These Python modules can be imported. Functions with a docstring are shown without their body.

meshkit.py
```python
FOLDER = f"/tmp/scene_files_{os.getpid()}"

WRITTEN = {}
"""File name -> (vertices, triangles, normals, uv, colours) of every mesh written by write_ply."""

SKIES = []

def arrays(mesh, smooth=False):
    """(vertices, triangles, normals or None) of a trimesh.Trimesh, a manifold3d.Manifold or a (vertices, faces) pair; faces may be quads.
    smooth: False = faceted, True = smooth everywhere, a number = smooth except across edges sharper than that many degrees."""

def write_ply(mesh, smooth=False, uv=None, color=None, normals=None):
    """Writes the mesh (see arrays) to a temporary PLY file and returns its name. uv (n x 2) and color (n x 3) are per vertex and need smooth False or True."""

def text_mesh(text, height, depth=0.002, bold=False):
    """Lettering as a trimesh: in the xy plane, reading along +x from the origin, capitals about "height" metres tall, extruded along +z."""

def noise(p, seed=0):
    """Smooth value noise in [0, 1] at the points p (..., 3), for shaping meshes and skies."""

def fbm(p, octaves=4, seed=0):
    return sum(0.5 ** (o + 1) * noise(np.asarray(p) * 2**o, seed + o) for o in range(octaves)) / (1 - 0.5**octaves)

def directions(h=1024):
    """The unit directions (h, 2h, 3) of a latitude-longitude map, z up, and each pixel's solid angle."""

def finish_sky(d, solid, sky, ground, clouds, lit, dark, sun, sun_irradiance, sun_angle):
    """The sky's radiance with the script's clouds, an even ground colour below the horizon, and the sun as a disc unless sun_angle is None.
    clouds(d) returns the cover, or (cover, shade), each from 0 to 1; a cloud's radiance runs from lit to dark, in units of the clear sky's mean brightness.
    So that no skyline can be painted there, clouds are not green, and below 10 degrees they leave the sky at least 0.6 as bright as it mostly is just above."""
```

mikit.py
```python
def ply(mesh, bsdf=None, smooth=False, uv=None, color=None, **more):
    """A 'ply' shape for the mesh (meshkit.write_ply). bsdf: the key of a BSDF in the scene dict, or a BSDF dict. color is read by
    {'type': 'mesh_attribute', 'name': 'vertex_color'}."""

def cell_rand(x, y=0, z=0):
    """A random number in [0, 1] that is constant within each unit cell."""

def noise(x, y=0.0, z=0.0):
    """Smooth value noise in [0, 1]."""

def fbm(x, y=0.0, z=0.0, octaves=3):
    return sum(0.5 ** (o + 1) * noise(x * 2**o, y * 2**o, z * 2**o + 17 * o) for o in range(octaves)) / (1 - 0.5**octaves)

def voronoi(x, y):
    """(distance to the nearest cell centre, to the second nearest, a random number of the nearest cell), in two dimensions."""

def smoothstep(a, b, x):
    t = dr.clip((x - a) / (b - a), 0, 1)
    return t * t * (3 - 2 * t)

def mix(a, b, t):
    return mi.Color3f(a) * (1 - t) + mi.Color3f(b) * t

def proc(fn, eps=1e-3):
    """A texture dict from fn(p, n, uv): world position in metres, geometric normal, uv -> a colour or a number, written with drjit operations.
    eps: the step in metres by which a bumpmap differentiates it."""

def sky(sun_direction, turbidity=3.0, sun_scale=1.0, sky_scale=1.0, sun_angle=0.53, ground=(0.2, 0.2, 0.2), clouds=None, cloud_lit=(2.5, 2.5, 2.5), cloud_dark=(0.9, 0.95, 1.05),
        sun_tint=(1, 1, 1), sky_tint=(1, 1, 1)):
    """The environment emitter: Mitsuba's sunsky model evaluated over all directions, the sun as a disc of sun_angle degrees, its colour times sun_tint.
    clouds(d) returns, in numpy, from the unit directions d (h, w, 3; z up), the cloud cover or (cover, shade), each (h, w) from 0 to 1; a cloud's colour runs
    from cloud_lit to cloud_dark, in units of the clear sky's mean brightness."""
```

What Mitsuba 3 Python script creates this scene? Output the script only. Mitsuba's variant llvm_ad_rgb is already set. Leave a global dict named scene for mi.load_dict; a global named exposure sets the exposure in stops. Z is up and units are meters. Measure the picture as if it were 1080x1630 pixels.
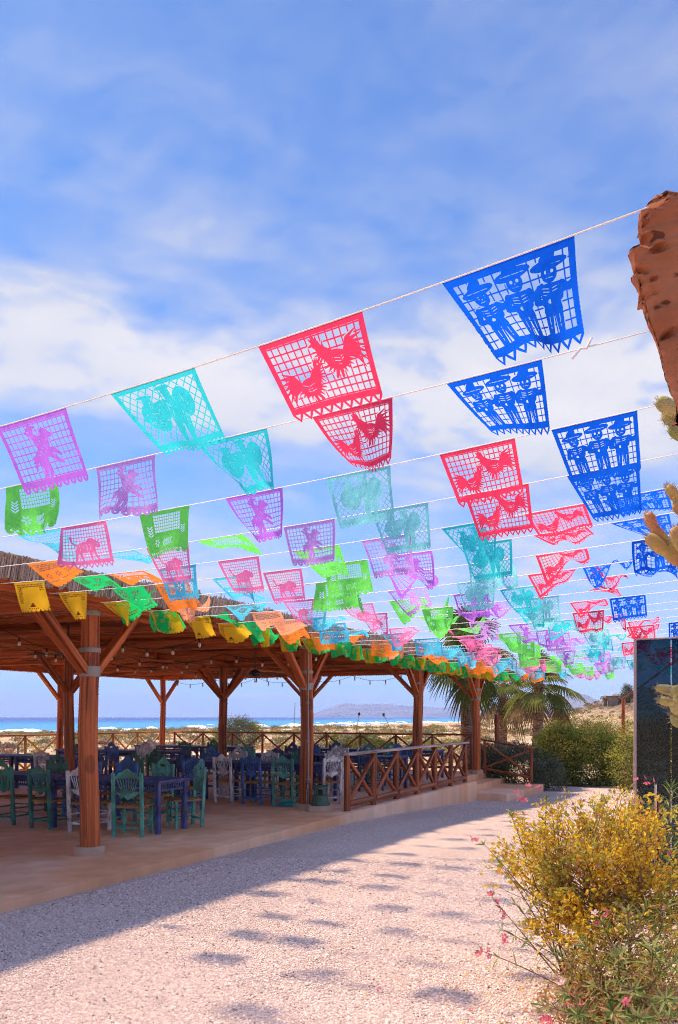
import math, random
import numpy as np
import trimesh, shapely
from shapely import affinity
from shapely.geometry import Polygon, Point, LineString, box as sbox, MultiPolygon
from shapely.ops import unary_union
import drjit as dr
import mitsuba as mi
import mikit, meshkit

scene, labels = {}, {}
T = mi.ScalarTransform4f
PI = math.pi
rng = np.random.default_rng(7)

# ------------------------------------------------------------------ camera, sky, exposure
F = 1350.0                         # focal length in pixels of a 1080 px wide frame
EYE = np.array([0.0, 0.0, 1.65])
scene['camera'] = {'type': 'perspective', 'fov': math.degrees(2 * math.atan(540 / F)), 'fov_axis': 'x',
                   'to_world': T().look_at(origin=[0, 0, 1.65], target=[0, 10, 1.65], up=[0, 0, 1]),
                   'principal_point_offset_x': 0.0, 'principal_point_offset_y': -0.2,
                   'near_clip': 0.05, 'far_clip': 60000.0,
                   'medium': {'type': 'ref', 'id': 'air'}}
exposure = 2.5
SUN = np.array([-0.425, 0.245, 0.87])


def cirrus(d):
    """High thin cloud on a plane far above, streaked by the wind, with thicker banks towards the horizon."""
    z = np.maximum(d[..., 2], 0.02)
    px, py = d[..., 0] / (z + 0.08), d[..., 1] / (z + 0.08)
    a, b = math.cos(0.35), math.sin(0.35)
    u, v = px * a + py * b, -px * b + py * a
    q = np.stack([u * 0.9, v * 2.0, np.full_like(u, 3.3)], -1)
    warp = meshkit.fbm(np.stack([u * 0.7, v * 0.7, np.full_like(u, 9.1)], -1), 3, 5) - 0.5
    n1 = meshkit.fbm(q + warp[..., None] * 1.6, 6, 1)
    n2 = meshkit.fbm(np.stack([u * 3.0 + 4 * warp, v * 7.5, np.full_like(u, 1.7)], -1), 5, 2)
    big = meshkit.fbm(np.stack([u * 0.55 + 2.9, v * 0.75 + 1.4, np.full_like(u, 0.4)], -1), 3, 11)
    el = np.degrees(np.arcsin(np.clip(d[..., 2], -1, 1)))
    az = np.degrees(np.arctan2(d[..., 0], d[..., 1]))
    tex = np.clip(0.25 + 1.5 * (n2 - 0.30) + 1.2 * (n1 - 0.35), 0.1, 1.5)
    bank = 0.62 * np.exp(-((el - 26.5 + 0.12 * (az + 10)) / 4.6) ** 2) * (0.38 + 0.62 * np.exp(-((az + 11) / 13) ** 2)) * tex
    bank = bank + 0.42 * np.exp(-((el - 19.5) / 3.6) ** 2) * (0.75 + 0.25 * np.cos(np.radians(az - 8) * 3)) * tex
    veil = 0.36 * np.exp(-((el - 9) / 8) ** 2)
    thin = np.clip((el - 24) / 14, 0, 1) * (1 - np.clip((el - 44) / 18, 0, 1))  # cover returns above the view, added as fill for the shade
    c = np.clip((0.62 * n1 + 0.30 * big + 0.26 * n2 - 0.56) * 2.6, 0, 1) * (1 - 0.72 * thin)
    gap = meshkit.fbm(np.stack([u * 0.8 + 7, v * 2.6, np.full_like(u, 5.5)], -1), 4, 21)
    c = c + bank * 1.15 * np.clip(1.7 - 2.2 * np.clip(gap - 0.33, 0, 1) * 2.0, 0, 1) + veil * (0.6 + 0.8 * n2)
    # fibres and ripples within the banks
    w2 = meshkit.fbm(np.stack([az / 11, el / 7, np.full_like(az, 2.2)], -1), 3, 31) - 0.5
    n3 = meshkit.fbm(np.stack([(az + el * 0.9) / 5.2 + 3.0 * w2, (el - az * 0.22) / 2.1 + 3.2 * w2, np.full_like(az, 6.6)], -1), 6, 33)
    n4 = meshkit.fbm(np.stack([(az - el * 0.4) / 1.9 + 4 * w2, el / 0.85 + 4 * w2, np.full_like(az, 1.6)], -1), 4, 37)
    c = c * np.clip(0.20 + 2.5 * (n3 - 0.22) + 0.8 * (n4 - 0.5), 0.06, 1.35)
    c = c * (1 - 0.62 * np.exp(-((el - 15.5) / 2.3) ** 2) * np.exp(-((az + 13) / 11) ** 2))
    c = np.clip(c + 0.05 * n1 + 0.05 * n4 + 0.22 * np.clip((el - 43) / 22, 0, 1), 0, 0.88)  # last term: unseen veil overhead, added to brighten the shade
    shade = np.clip(0.85 - 0.9 * n1 - 0.5 * (n3 - 0.5) + 0.25 * n2 + 0.25 * np.exp(-((el - 12) / 6) ** 2), 0, 0.6)
    return c, shade


scene['sky'] = mikit.sky(SUN, turbidity=2.6, sun_scale=0.69, sky_scale=1.0, sun_angle=2.4, clouds=cirrus, cloud_lit=(2.6, 2.42, 2.3),
                         cloud_dark=(1.25, 1.4, 1.72), sky_tint=(0.32, 0.60, 0.96), ground=(0.45, 0.36, 0.31), sun_tint=(1.03, 0.945, 0.86))

# the air between here and the far ranges (the box itself comes with the setting)
scene['air'] = {'type': 'homogeneous', 'albedo': {'type': 'rgb', 'value': [0.62, 0.76, 1.0]}, 'sigma_t': {'type': 'rgb', 'value': [0.00013] * 3}}

# ------------------------------------------------------------------ helpers: names
used = {}


def numbered(k):
    i = used.get(k, -1) + 1
    used[k] = i
    return k if i == 0 else f'{k}_{i:03d}'


def thing(name, label, cat, group=None):
    k = numbered(name)
    labels[k] = {'label': label, 'category': cat}
    if group:
        labels[k]['group'] = group
    return k


def tag(k, label, cat=None, group=None, kind=None):
    labels[k] = {}
    if label: labels[k]['label'] = label
    if cat: labels[k]['category'] = cat
    if group: labels[k]['group'] = group
    if kind: labels[k]['kind'] = kind
    return k


def put(name, shape, parent=None, bsdf=None, to_world=None, stuff=False, label=None):
    """One entry of the scene; a part's key starts with its holder's key."""
    k = numbered(f'{parent}__{name}' if parent else name)
    d = dict(shape)
    if bsdf: d['bsdf'] = {'type': 'ref', 'id': bsdf}
    if to_world is not None: d['to_world'] = to_world
    scene[k] = d
    if stuff: labels.setdefault(k, {})['kind'] = 'stuff'
    if label: labels.setdefault(k, {})['label'] = label
    return k


# ------------------------------------------------------------------ helpers: meshes as (v, f, uv)
def V(*a):
    return np.array(a, float)


def unit(a):
    a = np.asarray(a, float)
    return a / (np.linalg.norm(a) + 1e-12)


def join(ms):
    ms = [m for m in ms if len(m[0])]
    v, f, uv, n = [], [], [], 0
    for m in ms:
        v.append(m[0]); f.append(np.asarray(m[1]) + n)
        uv.append(m[2] if len(m) > 2 and m[2] is not None else np.zeros((len(m[0]), 2)))
        n += len(m[0])
    return np.vstack(v), np.vstack(f), np.vstack(uv)


def shape(m, bsdf=None, smooth=False):
    return mikit.ply((m[0], m[1]), bsdf, smooth=smooth, uv=m[2] if len(m) > 2 else None)


def frame(d):
    d = unit(d)
    ref = V(0, 0, 1) if abs(d[2]) < 0.95 else V(1, 0, 0)
    a = unit(np.cross(ref, d))
    return a, np.cross(d, a), d


def prism(quad, axis_len=None):
    raise NotImplementedError


def beam(p, q, w, h, ch=0.006, up=None):
    """Chamfered bar from p to q, w wide and h deep; uv = (around, along) in metres."""
    p, q = np.asarray(p, float), np.asarray(q, float)
    d = unit(q - p); L = np.linalg.norm(q - p)
    if up is None:
        a, b, _ = frame(d)
    else:
        a = unit(np.cross(up, d)); b = np.cross(d, a)
    ch = min(ch, 0.3 * w, 0.3 * h)
    hw, hh = w / 2, h / 2
    ring = [(-hw + ch, -hh), (hw - ch, -hh), (hw, -hh + ch), (hw, hh - ch), (hw - ch, hh), (-hw + ch, hh), (-hw, hh - ch), (-hw, -hh + ch)]
    vs, fs, uv = [], [], []
    per = 0.0
    off = float(rng.random() * 7)
    for i in range(8):
        r0, r1 = ring[i], ring[(i + 1) % 8]
        e = math.hypot(r1[0] - r0[0], r1[1] - r0[1])
        k = len(vs)
        for r, u in ((r0, per), (r1, per + e)):
            vs.append(p + a * r[0] + b * r[1]); uv.append((u + off, off))
            vs.append(q + a * r[0] + b * r[1]); uv.append((u + off, L + off))
        fs += [(k, k + 2, k + 3), (k, k + 3, k + 1)]
        per += e
    for end, sgn in ((p, -1), (q, 1)):
        k = len(vs)
        for r in ring:
            vs.append(end + a * r[0] + b * r[1]); uv.append((r[0] + off, r[1] + off))
        for i in range(1, 7):
            fs.append((k, k + i, k + i + 1) if sgn > 0 else (k, k + i + 1, k + i))
    return np.array(vs), np.array(fs), np.array(uv)


def tube(pts, rad, n=10, cap=True, wob=0.0):
    """Round bar through pts with radius rad (number or list)."""
    pts = np.asarray(pts, float)
    m = len(pts)
    rad = np.broadcast_to(np.asarray(rad, float), (m,))
    d = np.gradient(pts, axis=0)
    a, b, _ = frame(d[0])
    vs, uv, L = [], [], 0.0
    off = float(rng.random() * 7)
    for i in range(m):
        di = unit(d[i]); a = unit(a - di * np.dot(a, di)); b = np.cross(di, a)
        if i: L += np.linalg.norm(pts[i] - pts[i - 1])
        t = np.linspace(0, 2 * PI, n + 1)
        r = rad[i] * np.ones(n + 1)
        if wob: 
            w = 1 + wob * rng.normal(size=n); r = r * np.append(w, w[0])
        vs.append(pts[i] + np.outer(np.cos(t) * r, a) + np.outer(np.sin(t) * r, b))
        uv.append(np.stack([t * rad.max() + off, np.full(n + 1, L + off)], 1))
    vs, uv = np.vstack(vs), np.vstack(uv)
    f = []
    for i in range(m - 1):
        for j in range(n):
            k = i * (n + 1) + j
            f += [(k, k + 1, k + n + 2), (k, k + n + 2, k + n + 1)]
    if cap:
        for i, s in ((0, -1), (m - 1, 1)):
            k = len(vs); ring = vs[i * (n + 1): i * (n + 1) + n]
            vs = np.vstack([vs, ring]); uv = np.vstack([uv, (ring - pts[i])[:, :2] + off])
            for j in range(1, n - 1):
                f.append((k, k + j, k + j + 1) if s > 0 else (k, k + j + 1, k + j))
    return vs, np.array(f), uv


def log(p, q, r0, r1=None, n=12, seg=0.35, wob=0.012, bend=0.006):
    p, q = np.asarray(p, float), np.asarray(q, float)
    r1 = r0 if r1 is None else r1
    m = max(3, int(np.linalg.norm(q - p) / seg) + 1)
    t = np.linspace(0, 1, m)
    pts = p + np.outer(t, q - p)
    a, b, _ = frame(q - p)
    w = np.sin(t * PI)[:, None] * bend
    ph = rng.random(2) * 6
    pts = pts + w * (np.outer(np.sin(t * 7 + ph[0]), a) + np.outer(np.sin(t * 5 + ph[1]), b))
    return tube(pts, r0 + (r1 - r0) * t, n, wob=wob)


def cbox(c, s, ch=0.004):
    c = np.asarray(c, float)
    return beam(c - V(0, 0, s[2] / 2), c + V(0, 0, s[2] / 2), s[0], s[1], ch, up=V(0, 1, 0)) if False else beam(c - V(0, s[1] / 2, 0), c + V(0, s[1] / 2, 0), s[0], s[2], ch)


def lathe(prof, n=20, c=(0, 0, 0)):
    prof = np.asarray(prof, float)
    t = np.linspace(0, 2 * PI, n + 1)
    vs = np.stack([np.outer(prof[:, 0], np.cos(t)), np.outer(prof[:, 0], np.sin(t)), np.outer(prof[:, 1], np.ones(n + 1))], -1).reshape(-1, 3) + np.asarray(c)
    uv = np.stack([np.tile(t * prof[:, 0].max(), len(prof)), np.repeat(prof[:, 1], n + 1)], 1)
    f = []
    for i in range(len(prof) - 1):
        for j in range(n):
            k = i * (n + 1) + j
            f += [(k, k + 1, k + n + 2), (k, k + n + 2, k + n + 1)]
    return vs, np.array(f), uv


def slab_poly(poly, z0, z1):
    """Extruded polygon between two heights."""
    m = trimesh.creation.extrude_polygon(poly, z1 - z0, engine='earcut')
    v = np.array(m.vertices) + V(0, 0, z0)
    return v, np.array(m.faces), np.stack([v[:, 0] + 0.9 * v[:, 2], v[:, 1] - 0.8 * v[:, 2]], 1)


def grid_mesh(X, Y, Z):
    n, m = X.shape
    v = np.stack([X, Y, Z], -1).reshape(-1, 3)
    i, j = np.meshgrid(np.arange(n - 1), np.arange(m - 1), indexing='ij')
    k = (i * m + j).ravel()
    f = np.vstack([np.stack([k, k + m, k + m + 1], 1), np.stack([k, k + m + 1, k + 1], 1)])
    nz = np.cross(v[f[:, 1]] - v[f[:, 0]], v[f[:, 2]] - v[f[:, 0]])[:, 2].sum()
    return v, (f if nz >= 0 else f[:, ::-1]), v[:, :2].copy()


# ------------------------------------------------------------------ materials
P = mikit


def bs(name, d, two=False, bump=None):
    if bump: d = {'type': 'bumpmap', 'bsdf': d, 'tex': mikit.proc(bump[0], eps=bump[2] if len(bump) > 2 else 1e-3), 'scale': bump[1]}
    scene[name] = {'type': 'twosided', 'bsdf': d} if two else d
    return name


def rgb(*c):
    return {'type': 'rgb', 'value': list(map(float, c))}


def prin(col, rough=0.6, spec=0.4, metal=0.0, **k):
    c = mikit.proc(col) if callable(col) else rgb(*col)
    return {'type': 'principled', 'base_color': c, 'roughness': rough, 'specular': spec, 'metallic': metal, **k}


def wood_fn(dark, mid, light, scale=1.0):
    def fn(p, n, uv):
        g = P.fbm(uv.x * 55 * scale, uv.y * 1.7 * scale, 0.0, 4)
        b = P.fbm(uv.x * 9 * scale, uv.y * 0.9, 3.3, 3)
        crack = P.smoothstep(0.66, 0.72, P.noise(uv.x * 30, uv.y * 0.8, 8.0)) * 0.55
        kn = P.smoothstep(0.80, 0.88, P.noise(uv.x * 6, uv.y * 2.4, 2.0)) * 0.5
        c = P.mix(mid, light, P.smoothstep(0.35, 0.75, g))
        c = P.mix(c, dark, dr.clip(P.smoothstep(0.45, 0.8, b) * 0.6 + crack + kn, 0, 0.9))
        return c
    return fn


def paint_fn(col, wood=(0.16, 0.11, 0.075), wear=0.7):
    c2 = tuple(x * 0.72 for x in col)
    c3 = tuple(min(0.8, x * 1.25 + 0.02) for x in col)

    def fn(p, n, uv):
        a = P.fbm(p.x * 9, p.y * 9, p.z * 5, 3)
        w = P.fbm(p.x * 38, p.y * 38, p.z * 11 + 5, 3)
        c = P.mix(c2, c3, P.smoothstep(0.3, 0.7, a))
        return P.mix(c, wood, P.smoothstep(0.60, 0.67, w) * wear)
    return fn


POST = wood_fn((0.10, 0.020, 0.006), (0.42, 0.092, 0.022), (0.60, 0.165, 0.045))
bs('post_wood', prin(POST, 0.5, 0.35), bump=(lambda p, n, uv: P.fbm(uv.x * 60, uv.y * 2.2, 0.0, 3), 0.006))
RAILW = wood_fn((0.09, 0.024, 0.010), (0.31, 0.080, 0.030), (0.44, 0.13, 0.05))
bs('rail_wood', prin(RAILW, 0.55, 0.35), bump=(lambda p, n, uv: P.fbm(uv.x * 60, uv.y * 2.5, 4.0, 3), 0.006))
GREYW = wood_fn((0.16, 0.11, 0.09), (0.36, 0.29, 0.26), (0.50, 0.42, 0.38))
bs('grey_wood', prin(GREYW, 0.75, 0.25))
TANW = wood_fn((0.16, 0.08, 0.04), (0.42, 0.24, 0.12), (0.55, 0.35, 0.2))
bs('tan_wood', prin(TANW, 0.7, 0.25))
CANE = wood_fn((0.15, 0.105, 0.08), (0.40, 0.31, 0.25), (0.56, 0.46, 0.39), 0.6)
bs('cane', prin(CANE, 0.75, 0.2), two=True)
bs('roof_cane', prin(wood_fn((0.20, 0.08, 0.035), (0.54, 0.27, 0.12), (0.74, 0.46, 0.24), 0.6), 0.7, 0.2), two=True)
bs('roof_felt', prin((0.46, 0.29, 0.17), 0.9, 0.1), two=True)
bs('strap_metal', prin((0.30, 0.27, 0.25), 0.55, 0.5, 0.35))
bs('dark_metal', prin((0.035, 0.03, 0.028), 0.5, 0.5, 0.2))
bs('bulb_glass', prin((0.75, 0.72, 0.66), 0.12, 0.6))
bs('cord_white', prin((0.85, 0.85, 0.86), 0.6, 0.3))
bs('cord_black', prin((0.012, 0.012, 0.014), 0.6, 0.3))
# ------------------------------------------------------------------ the pavilion's own axes: s along the front row of posts, t inwards
A0 = V(-2.99, 10.17)
ER = unit(V(0.434, 0.901))
EQ = V(-ER[1], ER[0])


def W(s, t, z=0.0):
    p = A0 + ER * s + EQ * t
    return V(p[0], p[1], z)


def local(x, y):
    return (x - A0[0]) * ER[0] + (y - A0[1]) * ER[1], (x - A0[0]) * EQ[0] + (y - A0[1]) * EQ[1]


SEA_Z = -3.2


def shore(x, y):
    return (x + 84) * -0.942 + (y - 211) * 0.336


def ground_h(x, y, detail=True):
    s = (x - A0[0]) * ER[0] + (y - A0[1]) * ER[1]
    w = shore(x, y)
    h = np.interp(s, [-14, -3, 5, 9, 13, 20, 30, 70], [-0.04, -0.045, -0.12, -0.27, -0.46, -0.56, -0.66, -0.8])
    h = h + np.interp(w, [-160, -100, -60, -25, 0, 12, 60], [0, -0.15, -0.55, -1.35, -2.45, -3.3, -5])
    far = np.clip((y - 32) / 30, 0, 1)
    p = np.stack([x * 0.09, y * 0.09, np.zeros_like(x)], -1)
    h = h + far * (meshkit.fbm(p, 3, 3) - 0.5) * 1.0 * np.clip(-w / 40, 0, 1)
    # the scrubby hill at the right and the rise behind it
    hill = 6.9 * np.exp(-(((x - 66) / 21) ** 2 + ((y - 165) / 40) ** 2)) + 5.0 * np.exp(-(((x - 96) / 30) ** 2 + ((y - 190) / 60) ** 2))
    hill = hill * (1 + 0.30 * (meshkit.fbm(p * 1.4, 4, 8) - 0.5))
    rise = 1.0 * np.exp(-(((x - 14) / 10) ** 2 + ((y - 75) / 22) ** 2))
    return h + hill + rise


def H(x, y):
    return float(ground_h(np.array([float(x)]), np.array([float(y)]))[0])


# gravel court
def gravel_col(p, n, uv):
    f1, f2, r = P.voronoi(p.x * 62, p.y * 62)
    big = P.fbm(p.x * 0.6, p.y * 0.6, 0.0, 3)
    c = P.mix((0.52, 0.385, 0.335), (0.88, 0.71, 0.635), r)
    c = P.mix(c, (0.16, 0.12, 0.11), P.smoothstep(0.55, 0.25, f2 - f1 + 0.30) * 0.0 + P.smoothstep(0.10, 0.02, f2 - f1) * 0.45)  # gaps between stones painted dark, standing in for their shade
    track = P.smoothstep(0.42, 0.62, P.fbm((p.x - 0.468 * p.y) * 1.1, p.y * 0.16, 5.0, 3))
    return c * (0.80 + 0.3 * big + 0.08 * track)


def gravel_h(p, n, uv):
    f1, f2, r = P.voronoi(p.x * 62, p.y * 62)
    return P.smoothstep(0.0, 0.35, f2 - f1) * (0.6 + 0.4 * r)


bs('gravel_mat', prin(gravel_col, 0.9, 0.1), bump=(gravel_h, 0.008, 2e-3))


def sand_col(p, n, uv):
    a = P.fbm(p.x * 0.11, p.y * 0.11, 0.0, 4)
    b = P.fbm(p.x * 1.3, p.y * 1.3, 2.0, 4)
    w = (p.x + 84) * -0.942 + (p.y - 211) * 0.336
    dry = P.mix((0.48, 0.35, 0.25), (0.66, 0.52, 0.39), b)
    scrub = P.mix((0.30, 0.22, 0.115), (0.43, 0.325, 0.20), P.smoothstep(0.3, 0.7, b))
    k = P.smoothstep(-28.0, -75.0, w) * P.smoothstep(0.30, 0.52, a) 
    c = P.mix(dry, scrub, k)
    hillk = P.smoothstep(1.0, 4.0, p.z)
    c = P.mix(c, P.mix((0.095, 0.072, 0.055), (0.22, 0.155, 0.12), P.smoothstep(0.35, 0.7, b)), hillk)
    wet = P.smoothstep(-7.0, 2.0, w)
    return P.mix(c, (0.30, 0.22, 0.16), wet * 0.6)


bs('sand_mat', prin(sand_col, 0.95, 0.1), bump=(lambda p, n, uv: P.fbm(p.x * 1.6, p.y * 1.6, 0.0, 4), 0.12, 2e-2))

# one ground sheet: fine near the camera, coarse far away
ang = np.radians(np.linspace(-75, 75, 181))
rad = np.concatenate([np.linspace(0.0, 40, 90), np.geomspace(42, 560, 90), np.geomspace(600, 14000, 14)])
RR, AA = np.meshgrid(rad, ang, indexing='ij')
GX, GY = RR * np.sin(AA), RR * np.cos(AA) - 4
GZ = ground_h(GX, GY)
GZ = np.where(RR > 580, np.minimum(GZ, SEA_Z - 0.2) * 0 + np.where(shore(GX, GY) > -40, SEA_Z - 3, 1.0), GZ)
gm = grid_mesh(GX, GY, GZ)
gc = gm[0][gm[1]].mean(1)
gs, gt = local(gc[:, 0], gc[:, 1])
is_court = (gt < -0.2) & (gs < 24) & (gt > -26)
k = put('gravel_court', shape((gm[0], gm[1][is_court], gm[2]), 'gravel_mat', True)); tag(k, 'pale pink gravel court in front of the open pavilion', kind='structure')
k = put('sand_ground', shape((gm[0], gm[1][~is_court], gm[2]), 'sand_mat', True)); tag(k, 'dry sand and scrub ground running from the court to the beach', kind='structure')

# loose pebbles on the near court
def pebble_field():
    n = 92000
    u = rng.random(n)
    y = 4.3 + (10.6 - 4.3) * u ** 1.25
    x = y * (-0.46 + 0.92 * rng.random(n))
    s, t = local(x, y)
    ok = t < -1.22
    x, y = x[ok], y[ok]
    r = rng.uniform(0.005, 0.0098, len(x)) * np.interp(y, [4.3, 10], [1.0, 1.35])
    z = ground_h(x, y) + r * 0.12
    ico = trimesh.creation.icosahedron()
    bv, bf = np.array(ico.vertices), np.array(ico.faces)
    sc = rng.uniform(0.7, 1.3, (len(x), 1, 3)) * V(1, 1, 0.72)
    a = rng.random(len(x)) * 2 * PI
    ca, sa = np.cos(a), np.sin(a)
    v = bv[None] * sc * r[:, None, None] * (1 + 0.12 * rng.normal(size=(len(x), 12, 1)))
    v = np.stack([v[..., 0] * ca[:, None] - v[..., 1] * sa[:, None], v[..., 0] * sa[:, None] + v[..., 1] * ca[:, None], v[..., 2]], -1)
    v = v + np.stack([x, y, z], 1)[:, None]
    f = bf[None] + (np.arange(len(x)) * 12)[:, None, None]
    tone = rng.choice(7, len(x), p=[0.012, 0.05, 0.17, 0.27, 0.23, 0.16, 0.108])
    pal = np.array([[0.17, 0.13, 0.125], [0.36, 0.27, 0.255], [0.58, 0.45, 0.41], [0.72, 0.57, 0.505], [0.80, 0.63, 0.555], [0.86, 0.71, 0.64], [0.90, 0.80, 0.75]])
    col = np.repeat(pal[tone], 12, 0)
    return v.reshape(-1, 3), f.reshape(-1, 3), col


bs('pebble_mat', {'type': 'principled', 'base_color': {'type': 'mesh_attribute', 'name': 'vertex_color'}, 'roughness': 0.85, 'specular': 0.2})
pv, pf, pc = pebble_field()
k = put('gravel_pebbles', mikit.ply((pv, pf), 'pebble_mat', smooth=True, color=pc)); tag(k, 'loose pale pebbles strewn over the near court', 'gravel', kind='stuff')

# ------------------------------------------------------------------ sea, surf, far ranges, air
def sea_col(p, n, uv):
    w = (p.x + 84) * -0.942 + (p.y - 211) * 0.336
    st = P.fbm(p.x * 0.012, p.y * 0.05, 0.0, 4)
    k = P.smoothstep(0.0, 900.0, w + (st - 0.5) * 260)
    c = P.mix((0.05, 0.30, 0.52), (0.02, 0.15, 0.46), P.smoothstep(0.0, 0.4, k))
    c = P.mix(c, (0.016, 0.075, 0.30), P.smoothstep(0.35, 1.0, k))
    return c * (0.85 + 0.3 * st)


bs('sea_mat', prin(sea_col, 0.42, 0.35), bump=(lambda p, n, uv: P.fbm(p.x * 0.25, p.y * 0.5, 0.0, 3), 0.5, 5e-2))
sr = np.concatenate([np.linspace(80, 600, 30), np.geomspace(640, 15500, 30)])
SR, SA = np.meshgrid(sr, np.radians(np.linspace(-65, 50, 60)), indexing='ij')
k = put('sea', shape(grid_mesh(SR * np.sin(SA), SR * np.cos(SA), np.full_like(SR, SEA_Z)), 'sea_mat', True)); tag(k, 'blue sea reaching the horizon behind the pavilion', kind='structure')

bs('foam_mat', prin((0.86, 0.88, 0.9), 0.9, 0.1), two=True)
foam = []
for wline, wid, hh, amp, seed, cut in ((6, 5, 0.25, 4, 1, 0.30), (20, 4, 0.7, 6, 2, 0.42), (38, 5, 0.9, 8, 3, 0.50), (62, 4, 0.6, 10, 4, 0.60), (95, 3, 0.4, 12, 5, 0.66)):
    q = np.linspace(-260, 620, 500)
    nz = meshkit.fbm(np.stack([q * 0.02, q * 0 + seed * 7, q * 0], -1), 4, seed)
    nw = meshkit.fbm(np.stack([q * 0.06, q * 0 + seed * 3, q * 0], -1), 3, seed + 9)
    width = wid * np.clip((nw - cut) / (1 - cut) * 3.2, 0, 1.3)
    wc = wline + (nz - 0.5) * amp * 2
    prof = np.array([[-0.5, 0.0], [-0.3, 0.6], [-0.05, 1.0], [0.2, 0.55], [0.5, 0.0]])
    jig = 1 + 0.5 * (meshkit.noise(np.stack([np.repeat(q, 5) * 0.7, np.tile(np.arange(5), 500) * 3.0, np.full(2500, seed)], -1)).reshape(500, 5) - 0.5)
    ww = wc[:, None] + prof[None, :, 0] * width[:, None] * jig
    zz = SEA_Z + 0.02 + prof[None, :, 1] * hh * np.clip(width[:, None] / wid, 0, 1) * jig
    bx = -84 - 0.942 * ww + 0.336 * q[:, None]
    by = 211 + 0.336 * ww + 0.942 * q[:, None]
    m = grid_mesh(bx, by, zz)
    keep = (width[:-1] > 0.25)
    fk = m[1].reshape(2, -1, 3)[:, np.repeat(keep, 4)].reshape(-1, 3)
    foam.append((m[0], fk, m[2]))
k = put('surf', shape(join(foam), 'foam_mat', True)); tag(k, 'white surf breaking in broken lines along the beach', 'surf', kind='stuff')


def range_col(p, n, uv):
    b = P.fbm(p.x * 0.006, p.y * 0.006, p.z * 0.02, 5)
    return P.mix((0.075, 0.05, 0.055), (0.17, 0.115, 0.11), P.smoothstep(0.3, 0.7, b))


bs('range_mat', prin(range_col, 0.95, 0.05))


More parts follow.
